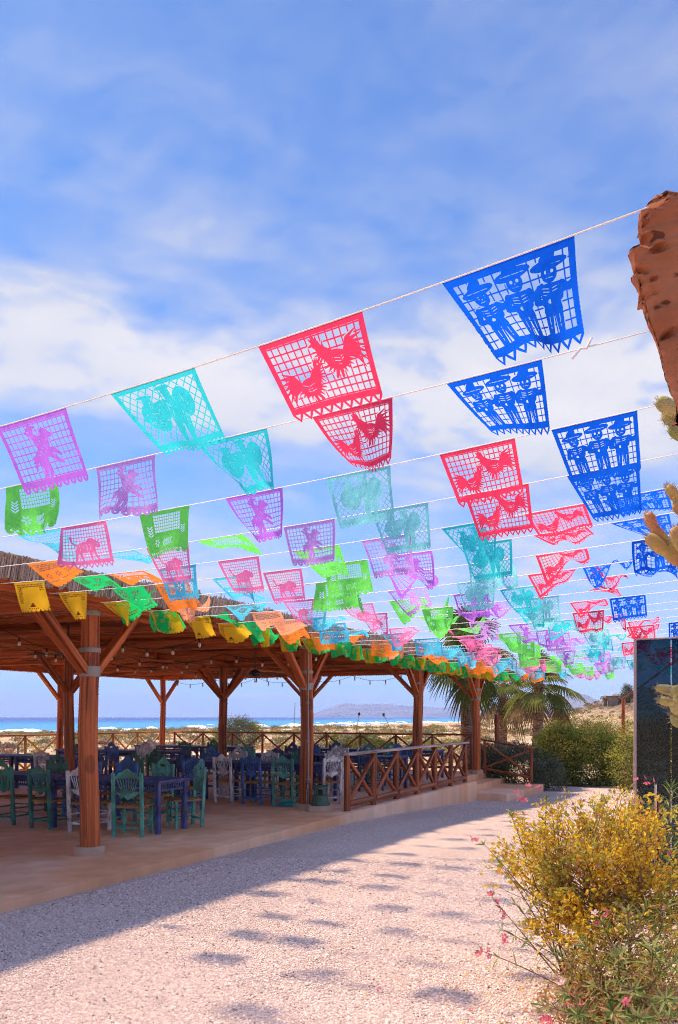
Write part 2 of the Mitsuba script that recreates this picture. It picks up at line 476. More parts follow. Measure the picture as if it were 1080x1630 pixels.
def mountain(name, pts, depth, thick, label, seed):
    """A far range given by its ridge line: (x pixel, height above the sea horizon in pixels) pairs at one distance."""
    pts = np.array(pts, float)
    n, m = 140, 34
    xs = np.linspace(pts[0, 0], pts[-1, 0], n)
    ridge = np.interp(xs, pts[:, 0], pts[:, 1]) / F * depth
    u = np.linspace(-1, 1, m)
    X = (xs[:, None] - 540) / F * depth + 0 * u
    Y = depth + u[None] * thick + 0 * X
    q = np.stack([X * 0.0045, Y * 0.0045, 0 * X], -1)
    rough = meshkit.fbm(q, 5, seed)
    shp = np.clip(1 - np.abs(u), 0, 1) ** 0.8
    Z = SEA_Z - 6 + (ridge[:, None] + 8) * shp[None] * (0.80 + 0.40 * rough) * 1.0
    k = put(name, shape(grid_mesh(X, Y, Z), 'range_mat', 40)); tag(k, label, kind='structure')


def mshape(m, b, sm):
    return mikit.ply((m[0], m[1]), b, smooth=sm)


shape_uv = shape
shape = lambda m, bsdf=None, smooth=False: mshape(m, bsdf, smooth) if smooth not in (False, True) else shape_uv(m, bsdf, smooth)
mountain('headland', [(478, 0), (500, 5), (525, 14), (545, 21), (575, 23), (600, 22), (640, 21), (660, 18), (700, 15), (735, 17), (770, 11), (810, 6), (850, 0)], 9000, 900, 'long flat-topped headland across the bay, blue with distance', 4)
mountain('far_mountain', [(790, 0), (850, 14), (890, 30), (915, 36), (930, 33), (950, 25), (968, 16), (1010, 10), (1060, 16), (1150, 22), (1300, 0)], 6500, 900, 'hazy mountain behind the palms at the right', 6)

scene['haze'] = {'type': 'cube', 'to_world': T().translate([0, 6200, 140]) @ T().scale([15800, 9800, 152]), 'bsdf': {'type': 'null'},
                 'interior': {'type': 'ref', 'id': 'air'}}
labels['haze'] = {'kind': 'stuff', 'label': 'thin sea haze between the court and the far mountains', 'category': 'haze'}
# ------------------------------------------------------------------ slab, steps
def slab_col(p, n, uv):
    a = P.fbm(p.x * 0.8, p.y * 0.8, 0.0, 4)
    b = P.fbm(p.x * 5, p.y * 5, 1.0, 4)
    st = P.smoothstep(0.55, 0.75, P.fbm(p.x * 0.45 + 9, p.y * 0.45, 4.0, 3))
    c = P.mix((0.76, 0.38, 0.20), (0.90, 0.54, 0.335), P.smoothstep(0.3, 0.7, a))
    c = P.mix(c, (0.84, 0.59, 0.43), st * 0.55)
    return c * (0.82 + 0.36 * b)


bs('slab_mat', prin(slab_col, 0.55, 0.3), bump=(lambda p, n, uv: P.fbm(p.x * 6, p.y * 6, 0.0, 4), 0.006, 3e-3))
bs('footing_mat', prin(lambda p, n, uv: P.mix((0.42, 0.28, 0.19), (0.62, 0.46, 0.34), P.fbm(p.x * 7, p.y * 7, p.z * 7, 4)), 0.85, 0.15))


def flat_poly(st):
    return Polygon([tuple(W(s, t)[:2]) for s, t in st])


edge = [(-14, -1.45), (-2.4, -1.16), (2, -1.05), (5.0, -0.98), (9, -0.90), (13.3, -0.84)]
main = flat_poly(edge + [(13.3, -0.12), (17.2, -0.12), (17.2, 12.3), (-14, 12.3)])
k = put('patio_slab', shape(slab_poly(main, -0.9, 0.0), 'slab_mat')); tag(k, 'smooth earth-coloured concrete slab under the pavilion', kind='structure')
k = put('patio_step', shape(slab_poly(flat_poly([(13.303, -0.62), (17.0, -0.62), (17.0, -0.123), (13.303, -0.123)]), -0.95, -0.16), 'slab_mat')); tag(k, 'upper concrete step at the far end of the slab', kind='structure')
k = put('patio_step', shape(slab_poly(flat_poly([(13.303, -1.62), (17.0, -1.75), (17.0, -0.623), (13.303, -0.623)]), -0.95, -0.31), 'slab_mat')); tag(k, 'lower broad concrete step at the far end of the slab', kind='structure')

# ------------------------------------------------------------------ pavilion: posts, beams, rafters, cane roof
pav = thing('pavilion', 'open timber pavilion with round red-brown posts and a cane roof', 'pavilion')
BEAM_B, BEAM_T = 2.93, 3.17
T_BACK = 11.3
SROW = [-5.6, 0.0, 5.53, 11.25, 16.1]


def post(s, t, r=0.105, ft=0.16, dirs=(), straps=True, top=BEAM_T, foot=True, fh=0.10):
    base = W(s, t)
    k = put('post', shape(log(base + V(0, 0, 0.0), base + V(0, 0, top), r * 1.06, r * 0.98, 18, 0.22, 0.01, 0.02), 'post_wood', True), pav)
    if foot:
        rr = ft + 0.0
        put('footing', shape(lathe([(0.001, 0), (rr, 0), (rr, fh * 0.85), (rr - 0.012, fh), (0.001, fh + 0.002)], 22, base), 'footing_mat', 40), k)
    if straps:
        for z0, h in ((2.13, 0.125), (2.42, 0.055), (2.86, 0.06)):
            put('strap', shape(lathe([(r * 0.9, z0), (r + 0.012, z0), (r + 0.016, z0 + h * 0.5), (r + 0.012, z0 + h), (r * 0.9, z0 + h)], 20, base), 'strap_metal', 40), k)
    for (ds, dt) in dirs:
        d = ER * ds + EQ * dt
        d3 = V(d[0], d[1], 0)
        p0 = base + d3 * (r * 0.6) + V(0, 0, 2.17)
        p1 = base + d3 * 0.86 + V(0, 0, 2.95)
        put('brace', shape(beam(p0, p1, 0.085, 0.125, 0.008, up=V(-d[1], d[0], 0)), 'post_wood'), k)
    return k


front = []
for s in SROW:
    dirs = [(1, 0), (-1, 0), (0, 1)]
    front.append(post(s, 0.0, 0.112 if s < 3 else 0.115, 0.175 if s < 3 else 0.2, dirs))
for s, r in ((-5.6, 0.1), (0.0, 0.1), (5.53, 0.105), (11.25, 0.11), (16.1, 0.105)):
    post(s, 5.55, r, 0.17, [(1, 0), (-1, 0), (0, 1), (0, -1)], straps=False)
for s in (2.9, 6.9, 11.25, 16.15):
    post(s, T_BACK, 0.095, 0.16, [(1, 0), (-1, 0)], straps=False)
# conduit and tied rope on the second front post
kB = front[2]
bB = W(5.53, 0.0) + V(*(unit(V(0.10, -1.0)) * 0.128), 0)
put('conduit', shape(tube([bB + V(0.03, 0, z) for z in (0.05, 1.0, 2.0, 2.9)], 0.014, 8), 'strap_metal', True), kB)
for z in (0.55, 1.22, 1.9):
    put('clamp', shape(cbox(bB + V(0.03, -0.004, z), (0.055, 0.03, 0.03)), 'strap_metal'), kB)
th = np.linspace(0, 4 * PI, 40)
rp = [bB + V(0.03 + 0.035 * math.cos(a), -0.02 + 0.03 * math.sin(a), 0.48 + 0.006 * i / 3) for i, a in enumerate(th)]
rp += [bB + V(0.06, -0.05, 0.5), bB + V(0.10, -0.06, 0.44), bB + V(0.115, -0.06, 0.33)]
put('rope', shape(tube(rp, 0.011, 6), 'grey_wood', True), kB)
put('rope_tail', shape(tube([bB + V(0.02, -0.03, 0.46), bB + V(0.0, -0.04, 0.25), bB + V(0.01, -0.05, 0.02)], 0.008, 6), 'grey_wood', True), kB)


def pbeam(s0, t0, s1, t1, z0, z1, w=0.14, name='beam', bs_='post_wood'):
    zc = (z0 + z1) / 2
    put(name, shape(beam(W(s0, t0, zc), W(s1, t1, zc), w, z1 - z0, 0.01, up=V(0, 0, 1)), bs_), pav)


# lengthwise beams: the front one is a pair that clasps the posts
for a, b in ((-8.2, -2.62), (-2.6, 3.08), (3.1, 9.18), (9.2, 16.75)):
    pbeam(a, -0.15, b, -0.15, BEAM_B + 0.02, BEAM_T + 0.03, 0.09)
    pbeam(a, 0.16, b, 0.16, BEAM_B - 0.02, BEAM_T, 0.12)
for a, b in ((-8.2, 2.8), (2.82, 9.0), (9.02, 16.75)):
    pbeam(a, 5.55, b, 5.55, BEAM_B + 0.05, BEAM_T + 0.08, 0.14)
    pbeam(a, T_BACK, b, T_BACK, BEAM_B, BEAM_T, 0.13)
# crosswise beams over every row of posts
for s in SROW:
    for a, b in ((0.225, 5.475), (5.625, T_BACK - 0.07)):
        pbeam(s, a, s, b, BEAM_B + 0.0, BEAM_T - 0.03, 0.13)
for s in (2.8, 8.4, 13.7):
    for a, b in ((0.225, 5.475), (5.625, T_BACK - 0.07)):
        pbeam(s, a, s, b, BEAM_B + 0.06, BEAM_T - 0.02, 0.10)
# rafters, purlins
ROOF0 = BEAM_T - 0.02


def roof_z(t):
    return ROOF0 + 0.20 * (1 - abs(t - 5.55) / 6.4)


i = 0
for s in np.arange(-8.0, 16.9, 0.95):
    for t0, t1 in ((-0.62, 5.45), (5.65, T_BACK + 0.6)):
        put('rafter', shape(beam(W(s, t0, roof_z(t0) - 0.045), W(s, t1, roof_z(t1) - 0.045), 0.055, 0.10, 0.006, up=V(0, 0, 1)), 'post_wood'), pav)
for t in np.arange(-0.45, T_BACK + 0.6, 0.55):
    put('purlin', shape(log(W(-8.2, t, roof_z(t) + 0.022), W(16.9, t, roof_z(t) + 0.022), 0.018, 0.018, 6, 0.9, 0.04, 0.02), 'roof_cane', True), pav)
# cane ceiling laid along the purlin direction gaps, felt on top
canes = []
nz = 0
for t in np.arange(-0.66, T_BACK + 0.7, 0.034):
    if abs(t - 5.55) < 0.02: continue
    a = W(-8.3 + rng.uniform(-0.05, 0.05), t, roof_z(t) + 0.055 + rng.uniform(-0.006, 0.006))
    b = W(17.0 + rng.uniform(-0.08, 0.08), t + rng.uniform(-0.02, 0.02), roof_z(t) + 0.055 + rng.uniform(-0.006, 0.006))
    canes.append(tube([a, a + (b - a) * 0.25 + V(0, 0, rng.normal() * 0.008), a + (b - a) * 0.5 + V(0, 0, rng.normal() * 0.01), a + (b - a) * 0.75, b], rng.uniform(0.011, 0.017), 5, False))
put('cane_ceiling', shape(join(canes), 'roof_cane', True), pav, stuff=True)
for t0, t1 in ((-0.64, 5.55), (5.55, T_BACK + 0.66)):
    q = [W(-8.3, t0, roof_z(t0) + 0.085), W(17.0, t0, roof_z(t0) + 0.085), W(17.0, t1, roof_z(t1) + 0.085), W(-8.3, t1, roof_z(t1) + 0.085)]
    put('roof_sheet', shape((np.array(q), np.array([[0, 1, 2], [0, 2, 3]]), np.zeros((4, 2))), 'roof_felt'), pav)


def fringe(s0, t0, s1, t1, zb, zt, step=0.017):
    """The eave's upright cane ends, uneven at top and bottom; two staggered rows so that nothing shows through."""
    L = math.hypot(s1 - s0, t1 - t0)
    out = []
    for row in (0, 1):
        x = 0.0
        while x < L:
            f = x / L
            s, t = s0 + (s1 - s0) * f, t0 + (t1 - t0) * f
            r = rng.uniform(0.006, 0.0115)
            off = 0.016 * row
            b = W(s, t + off, zb + rng.uniform(-0.025, 0.02) + (0.03 if rng.random() < 0.1 else 0))
            lift = 0.05 * math.sin(s * 0.9) * 0.4
            a = W(s + rng.normal() * 0.006, t - 0.05 + off, zt + rng.uniform(-0.03, 0.03) + lift + (rng.uniform(0, 0.05) if rng.random() < 0.12 else 0))
            out.append(tube([b, a], r, 5, True))
            x += step * rng.uniform(0.8, 1.25)
    return join(out)


put('eave_fringe', shape(fringe(-8.3, -0.70, 17.05, -0.70, 2.985, 3.215), 'cane', True), pav, stuff=True)
put('eave_fringe', shape(fringe(17.05, -0.68, 17.05, T_BACK + 0.7, 2.98, 3.18, 0.03), 'cane', True), pav, stuff=True)
put('eave_fringe', shape(fringe(-8.3, T_BACK + 0.7, 17.05, T_BACK + 0.7, 2.98, 3.18, 0.04), 'cane', True), pav, stuff=True)
put('fascia', shape(beam(W(-8.3, -0.625, 3.06), W(17.0, -0.625, 3.06), 0.045, 0.14, 0.005, up=V(0, 0, 1)), 'post_wood'), pav)


# ------------------------------------------------------------------ railings
def railing(label, p0, p1, bays, h=0.98, top='grey_wood', wd='rail_wood', r=0.052, plank=True, z0=0.0, z1=0.0, group=None, bot=0.12):
    k = thing('railing', label, 'railing', group)
    p0, p1 = V(*p0, 0), V(*p1, 0)
    P0, P1 = p0 + V(0, 0, z0), p1 + V(0, 0, z1)
    at = lambda f, z: P0 + (P1 - P0) * f + V(0, 0, z)
    for i in range(bays + 1):
        f = i / bays
        put('upright', shape(log(at(f, 0), at(f, h - 0.01), r, r * 0.95, 10, 0.3, 0.015, 0.006), wd, True), k)
    d = unit(P1 - P0)
    if plank:
        put('handrail', shape(beam(at(0, h + 0.018) - d * 0.12, at(1, h + 0.018) + d * 0.12, 0.17, 0.045, 0.01, up=V(0, 0, 1)), top), k)
    else:
        put('handrail', shape(log(at(0, h + 0.012) - d * 0.1, at(1, h + 0.012) + d * 0.1, 0.028, 0.028, 8, 0.8, 0.01), wd, True), k)
    nrm = unit(np.cross(d, V(0, 0, 1)))
    for i in range(bays):
        f0, f1 = i / bays, (i + 1) / bays
        e = 0.04 / (np.linalg.norm(P1 - P0) / bays) / bays
        put('lower_rail', shape(log(at(f0, bot) + d * r, at(f1, bot) - d * r, r * 0.95, r * 0.95, 10, 0.4, 0.015, 0.004), wd, True), k)
        for s, (za, zb) in ((1, (bot + 0.06, h - 0.06)), (-1, (h - 0.06, bot + 0.06))):
            put('cross_brace', shape(log(at(f0 + e, za) + nrm * s * 0.022, at(f1 - e, zb) + nrm * s * 0.022, r * 0.72, r * 0.68, 8, 0.4, 0.015, 0.004), wd, True), k)
    return k


railing('red-brown log railing with crossed braces and a pale plank top facing the gravel', W(5.55, -0.80)[:2], W(12.75, -0.70)[:2], 6, 0.98, r=0.06)
railing('dark log railing stepping down past the last front post by the grey bush', W(16.45, -0.15)[:2], W(16.55, -1.5)[:2], 1, 0.95, z0=0, z1=-0.22, plank=False, wd='rail_wood', r=0.045)
railing('low log railing on the far end of the pavilion, seen past the tables', W(16.7, 0.35)[:2], W(16.7, 11.2)[:2], 9, 1.10, plank=False, r=0.042)
railing('sunlit tan log railing along the seaward side at the left', W(16.4, 11.6)[:2], W(-6, 11.6)[:2], 18, 1.10, plank=False, wd='tan_wood', r=0.042)
# ------------------------------------------------------------------ painted chairs and tables
COL = {'teal': (0.075, 0.33, 0.245), 'dark green': (0.03, 0.155, 0.09), 'dark teal': (0.03, 0.185, 0.13), 'blue': (0.04, 0.13, 0.38), 'navy': (0.03, 0.06, 0.16), 'white': (0.72, 0.62, 0.60), 'table': (0.035, 0.055, 0.20), 'green': (0.03, 0.20, 0.09)}
for c, v in COL.items():
    bs('paint_' + c.replace(' ', '_'), prin(paint_fn(v), 0.5, 0.4))


def rush_col(p, n, uv):
    g = P.fbm(uv.x * 160, uv.y * 8, 0.0, 3)
    return P.mix((0.20, 0.09, 0.03), (0.48, 0.26, 0.10), P.smoothstep(0.25, 0.7, g))


bs('rush', prin(rush_col, 0.75, 0.2))


def sq(p, q, w, h=None):
    return beam(p, q, w, h or w, 0.005)


def board(outline, y, th):
    """Flat carved board standing in the xz plane."""
    m = trimesh.creation.extrude_polygon(outline, th, engine='earcut')
    v = np.array(m.vertices)
    v = np.stack([v[:, 0], y + v[:, 2] - th / 2, v[:, 1]], 1)
    return v, np.array(m.faces)[:, ::-1], np.stack([v[:, 0], v[:, 2]], 1)


def lean(m, z0=0.46, k=0.11):
    v = m[0].copy()
    v[:, 1] -= np.maximum(v[:, 2] - z0, 0) * k
    return v, m[1], m[2]


def crest_outline(w, z0, zs, zp, steps=28, notch=True):
    x = np.linspace(-w / 2, w / 2, steps)
    u = x / (w / 2)
    top = zs + (zp - zs) * np.clip(1 - np.abs(u) * 1.25, 0, 1) ** 0.6 + 0.008 * np.cos(u * 9)
    bot = z0 + 0.012 * (1 - u ** 2)
    return Polygon(list(zip(x, bot)) + list(zip(x[::-1], top[::-1])))


def splat_outline(w, z1, depth, steps=24):
    x = np.linspace(-w / 2, w / 2, steps)
    u = np.abs(x / (w / 2))
    bot = z1 - 0.03 - depth * np.clip(1 - u * 1.4, 0, 1) ** 0.7 - 0.012 * np.cos(u * 11)
    return Polygon(list(zip(x, np.full(steps, z1))) + list(zip(x[::-1], bot[::-1])))


LOC = {}
for style in ('fan', 'panel'):
    parts = []
    hb = 1.0 if style == 'fan' else 1.02
    for sx in (-1, 1):
        parts.append(('rear_post', lean(sq(V(sx * 0.205, -0.2, 0), V(sx * 0.205, -0.2, hb - 0.06), 0.048)), 'paint'))
        parts.append(('front_leg', sq(V(sx * 0.2, 0.2, 0), V(sx * 0.2, 0.2, 0.435), 0.045), 'paint'))
        parts.append(('side_stretcher', join([tube([V(sx * 0.203, -0.18, z), V(sx * 0.203, 0.18, z)], 0.012, 6) for z in (0.14, 0.27)]), 'paint'))
    parts.append(('front_stretcher', join([tube([V(-0.19, 0.2, z), V(0.19, 0.2, z)], 0.012, 6) for z in (0.16, 0.30)]), 'paint'))
    parts.append(('back_stretcher', sq(V(-0.19, -0.2, 0.13), V(0.19, -0.2, 0.13), 0.022, 0.035), 'paint'))
    # woven seat, slightly dished
    gx, gy = np.meshgrid(np.linspace(-0.235, 0.235, 13), np.linspace(-0.225, 0.245, 13), indexing='ij')
    edge_ = np.maximum(np.abs(gx) / 0.235, np.abs(gy - 0.01) / 0.235)
    gz = 0.462 - 0.012 * (1 - edge_ ** 2) - 0.03 * np.clip(edge_ - 0.86, 0, 1) * 6
    top = grid_mesh(gx, gy, gz)
    bot = grid_mesh(gx, gy, np.full_like(gx, 0.425))
    parts.append(('seat', join([top, (bot[0], bot[1][:, ::-1], bot[2]), beam(V(0, -0.223, 0.437), V(0, 0.243, 0.437), 0.468, 0.03, 0.008)]), 'rush'))
    if style == 'fan':
        parts.append(('crest', lean(board(crest_outline(0.37, 0.855, 0.895, 1.0), -0.2, 0.03)), 'paint'))
        parts.append(('lower_splat', lean(board(splat_outline(0.37, 0.655, 0.075), -0.2, 0.03)), 'paint'))
        for j in range(8):
            u = (j - 3.5) / 3.5
            parts.append(('spindle', lean(tube([V(u * 0.085, -0.2, 0.645), V(u * 0.155, -0.2, 0.865)], 0.0075, 6)), 'paint'))
    else:
        pan = unary_union([crest_outline(0.37, 0.80, 0.90, 1.08), Polygon([(-0.13, 0.62), (0.13, 0.62), (0.175, 0.82), (-0.175, 0.82)])])
        for j in range(4):
            u = (j - 1.5) / 1.5
            pan = pan.difference(Polygon([(u * 0.07 - 0.008, 0.66), (u * 0.07 + 0.008, 0.66), (u * 0.1 + 0.012, 0.80), (u * 0.1 - 0.012, 0.80)]))
        pan = pan.difference(affinity.scale(Point(0, 0.93).buffer(0.045, 8), 1.6, 0.6))
        parts.append(('back_panel', lean(board(pan, -0.2, 0.03)), 'paint'))
        parts.append(('lower_splat', lean(board(splat_outline(0.37, 0.625, 0.06), -0.2, 0.026)), 'paint'))
    LOC[style] = [(n_, shape(m_, None, False), b_) for n_, m_, b_ in parts]


def chair(col, style, s, t, deg, label, group='painted wooden chairs around the dining tables', full=True):
    """deg: facing direction in pavilion axes, 0 = +s (away from the camera), 90 = inwards."""
    k = thing('chair', label, 'chair', group)
    p = W(s, t)
    fx = ER * math.cos(math.radians(deg)) + EQ * math.sin(math.radians(deg))
    rot = math.degrees(math.atan2(fx[1], fx[0])) - 90
    M = T().translate([p[0], p[1], 0.0]) @ T().rotate([0, 0, 1], rot) @ T().scale([0.97, 0.97, 0.935])
    for n_, d_, b_ in LOC[style]:
        put(n_, d_, k, 'rush' if b_ == 'rush' else 'paint_' + col.replace(' ', '_'), M)
    return k


def table_parts(L, w=0.72):
    out = [('table_top', cbox((0, 0, 0.735), (L, w + 0.06, 0.035), 0.008), None)]
    for sx in (-1, 1):
        for sy in (-1, 1):
            out.append(('leg', sq(V(sx * (L / 2 - 0.07), sy * (w / 2 - 0.03), 0), V(sx * (L / 2 - 0.07), sy * (w / 2 - 0.03), 0.717), 0.07), None))
    for sy in (-1, 1):
        y = sy * (w / 2 - 0.03)
        out.append(('apron', join([cbox((0, y, 0.70), (L - 0.22, 0.022, 0.03)), cbox((0, y, 0.605), (L - 0.22, 0.022, 0.035))]), None))
        out.append(('baluster', join([tube([V(x, y, 0.62), V(x, y, 0.69)], 0.009, 6, False) for x in np.arange(-L / 2 + 0.14, L / 2 - 0.13, 0.045)]), None))
    for sx in (-1, 1):
        x = sx * (L / 2 - 0.07)
        out.append(('apron', join([cbox((x, 0, 0.70), (0.022, w - 0.14, 0.03)), cbox((x, 0, 0.605), (0.022, w - 0.14, 0.035))]), None))
        out.append(('baluster', join([tube([V(x, y, 0.62), V(x, y, 0.69)], 0.009, 6, False) for y in np.arange(-w / 2 + 0.09, w / 2 - 0.08, 0.045)]), None))
    return [(a, shape(m, None, False)) for a, m, _ in out]


TAB = table_parts(2.0)


def table(s, t, deg, label):
    k = thing('dining_table', label, 'table', 'long dining tables under the pavilion')
    p = W(s, t)
    fx = ER * math.cos(math.radians(deg)) + EQ * math.sin(math.radians(deg))
    M = T().translate([p[0], p[1], 0]) @ T().rotate([0, 0, 1], math.degrees(math.atan2(fx[1], fx[0])))
    for n_, d_ in TAB:
        put(n_, d_, k, 'paint_table', M)


# lines of tables across the slab: (s, first t, number, tilt); then the chairs of each line
ROWS = {
    'nearest': (2.05, 1.30, 2, 92.5),
    'second': (6.75, 1.10, 2, 91),
    'third': (10.15, 0.95, 2, 90),
    'farthest': (13.8, 1.3, 2, 90),
}
for rn, (s, t0, n, deg) in ROWS.items():
    for i in range(n):
        tt = t0 + 2.03 * i
        ss = s - (tt - t0) * math.sin(math.radians(90 - deg))
        table(ss, tt, deg, f'long navy dining table in the {rn} row, ' + ('its end towards the gravel' if i == 0 else 'set behind another table'))
for rn, s, t0 in (('seaward second', 6.9, 7.2), ('seaward third', 10.3, 7.2), ('seaward farthest', 13.9, 7.4)):
    for i in range(2):
        table(s, t0 + 2.03 * i, 90, f'navy dining table in the {rn} row, ' + ('nearer end of two' if i == 0 else 'farther end of two'))

cs = 'painted wooden chairs around the dining tables'
near_side = [  # colour, style, s, t, heading, text
    ('teal', 'fan', 1.55, 0.62, 20, 'teal chair with fan-spindle back and tan rush seat beside the nearest front post'),
    ('white', 'fan', 1.62, 1.46, 5, 'white chair half hidden behind the nearest front post'),
    ('dark teal', 'fan', 1.68, 2.26, -4, 'dusty teal fan-backed chair just left of the nearest front post'),
    ('dark teal', 'panel', 1.80, 3.17, 4, 'dark teal chair at the left edge with a tall carved back'),
]
for c, st, s, t, d, tx in near_side:
    chair(c, st, s, t, d, tx)
chair('teal', 'panel', 2.62, 0.52, 225 - 90 + 10, 'worn teal chair at the open end of the nearest table, turned away from the gravel')
for c, st, s, t, tx in (('teal', 'panel', 2.92, 1.35, 'teal chair on the far side of the nearest table, first from its open end'),
                        ('blue', 'panel', 3.02, 2.15, 'blue chair on the far side of the nearest table behind the spindle-backed teal chair'),
                        ('blue', 'panel', 3.05, 2.95, 'blue chair with tall carved back facing the nearest table, third from its open end'),
                        ('dark green', 'panel', 3.1, 3.75, 'dark green chair facing the nearest table at the left edge'),
                        ('blue', 'fan', 4.35, 1.75, 'loose blue chair standing between the nearest and second rows'),
                        ('dark green', 'panel', 4.3, 3.05, 'dark green chair standing between the nearest and second rows'),
                        ('navy', 'panel', 4.25, 3.85, 'navy chair with a peaked back between the nearest and second rows')):
    chair(c, st, s, t, 180 + rng.uniform(-8, 8), tx)
for c, st, s, t, tx in (('teal', 'fan', 5.92, 0.58, 'teal chair beside the second front post, pushed in at the second row'),
                        ('blue', 'fan', 5.98, 1.27, 'bright blue chair pushed in at the second row between a white and a teal chair'),
                        ('white', 'fan', 6.02, 1.93, 'white spindle-backed chair left of the bright blue chair at the second row'),
                        ('navy', 'panel', 6.1, 2.85, 'navy chair with solid back pushed in at the second row'),
                        ('dark green', 'panel', 6.1, 3.6, 'dark green chair pushed in at the shaded end of the second row')):
    chair(c, st, s, t, rng.uniform(-6, 6), tx)
chair('white', 'fan', 6.55, 0.12, 62, 'white chair at the open end of the second row, partly behind a teal chair')
cols = ['white', 'blue', 'dark green', 'navy', 'white', 'teal', 'blue', 'white', 'dark green', 'navy']
where = {0: 'nearest the gravel', 1: 'second from the gravel', 2: 'third from the gravel', 3: 'fourth from the gravel', 4: 'fifth from the gravel'}


def line_chairs(s, ts, deg, first, text):
    for i, t in enumerate(ts):
        c = cols[(first + i * 3 + (i * i) % 2) % len(cols)]
        chair(c, 'panel' if (i + first) % 3 else 'fan', s + rng.uniform(-0.05, 0.05), t + rng.uniform(-0.06, 0.06), deg + rng.uniform(-7, 7), f'{c} chair {text}, {where[i]}')


line_chairs(7.6, [0.6, 1.35, 2.1, 2.9, 3.6], 180, 4, 'across the table at the second row')
line_chairs(9.35, [0.45, 1.15, 1.95, 2.7, 3.4], 0, 3, 'with its back to the camera at the third row')
line_chairs(11.0, [0.5, 1.25, 2.0, 2.8, 3.5], 180, 1, 'on the far side of the third row')
line_chairs(13.0, [0.6, 1.35, 2.1, 2.9, 3.6], 0, 1, 'with its back to the camera at the farthest row')
line_chairs(6.1, [6.6, 8.9], 0, 0, 'backing the camera at the seaward second row')
line_chairs(9.5, [6.6, 7.6, 8.8], 0, 7, 'backing the camera at the seaward third row')
line_chairs(13.1, [6.9, 8.0, 9.2], 0, 8, 'backing the camera at the seaward farthest row')
for i, (s, t) in enumerate(((3.4, 10.3), (5.0, 10.45), (8.6, 10.6), (12.2, 10.5))):
    chair('white', 'fan', s, t, 170 + 20 * i, 'bleached white chair standing in the sun by the seaward railing, ' + ('nearest the left edge', 'second from the left', 'third from the left', 'farthest along')[i])
for i, c in enumerate(('white', 'blue', 'white', 'navy')):
    chair(c, 'fan', 11.9 + 0.02 * i, 0.1 - 0.02 * i + 0.0 + 0 if False else 0.15, 200, '') if False else None

# green metal lantern on its block at the railing's near end
bs('verdigris', prin(lambda p, n, uv: P.mix((0.035, 0.085, 0.06), (0.10, 0.17, 0.12), P.fbm(p.x * 20, p.y * 20, p.z * 20, 3)), 0.55, 0.4, 0.2))
lp = W(5.35, -0.38)
lk = thing('lantern', 'squat weathered green metal lantern on a concrete block behind the railing end', 'lantern')
put('block', shape(cbox(lp + V(0, 0, 0.055), (0.40, 0.36, 0.10), 0.012), 'footing_mat'), lk)
put('body', shape(lathe([(0.0, 0.11), (0.17, 0.11), (0.17, 0.135), (0.15, 0.16), (0.135, 0.28), (0.11, 0.295), (0.0, 0.295)], 20, lp), 'verdigris', 35), lk)
for a in np.linspace(0, 2 * PI, 7)[:-1]:
    c = lp + V(0.105 * math.cos(a), 0.105 * math.sin(a), 0)
    put('strut', shape(beam(c + V(0, 0, 0.29), c + V(0, 0, 0.385), 0.04, 0.02, 0.003, up=V(math.cos(a), math.sin(a), 0)), 'verdigris'), lk)
put('cap', shape(lathe([(0.0, 0.38), (0.12, 0.38), (0.14, 0.39), (0.14, 0.43), (0.10, 0.45), (0.0, 0.455)], 20, lp), 'verdigris', 35), lk)
put('core', shape(lathe([(0.0, 0.285), (0.055, 0.285), (0.055, 0.385), (0.0, 0.385)], 12, lp), 'dark_metal', 35), lk)

# teal cloth lying under the teal chair
bs('cloth_teal', prin((0.03, 0.36, 0.38), 0.9, 0.1), two=True)
cp = W(5.88, 0.55)
gx, gy = np.meshgrid(np.linspace(-0.2, 0.2, 22), np.linspace(-0.15, 0.15, 18), indexing='ij')
gr = np.hypot(gx / 0.2, gy / 0.15)
gz = 0.012 + 0.085 * np.clip(1 - gr, 0, 1) ** 0.5 * (0.4 + 1.2 * meshkit.fbm(np.stack([gx * 14, gy * 14, 0 * gx], -1), 3, 3))
k = put('cloth', shape(grid_mesh(gx * (1 + 0.2 * np.sin(gy * 30)) + cp[0], gy + cp[1], gz), 'cloth_teal', True)); tag(k, 'crumpled teal cloth on the slab under a teal chair', 'cloth')


# ------------------------------------------------------------------ ceiling fans, bulb strings
def fan(s, t, label, zc=2.72, span=0.62):
    k = thing('ceiling_fan', label, 'ceiling fan')
    p = W(s, t)
    put('rod', shape(tube([p + V(0, 0, zc), p + V(0, 0, roof_z(t))], 0.014, 8), 'dark_metal', True), k)
    put('motor', shape(lathe([(0, zc - 0.09), (0.09, zc - 0.08), (0.12, zc - 0.02), (0.10, zc + 0.04), (0.03, zc + 0.07), (0, zc + 0.07)], 16, p), 'dark_metal', 40), k)
    for i in range(4):
        a = i * PI / 2 + 0.4
        d = V(math.cos(a), math.sin(a), 0)
        put('blade', shape(beam(p + d * 0.1 + V(0, 0, zc - 0.03), p + d * span + V(0, 0, zc - 0.045), 0.13, 0.012, 0.004, up=V(0, 0, 1)), 'dark_metal'), k)


fan(8.3, 2.75, 'black ceiling fan hanging under the middle of the roof', 2.63)
fan(2.7, 2.9, 'black ceiling fan hanging behind the nearest front post', 2.7)


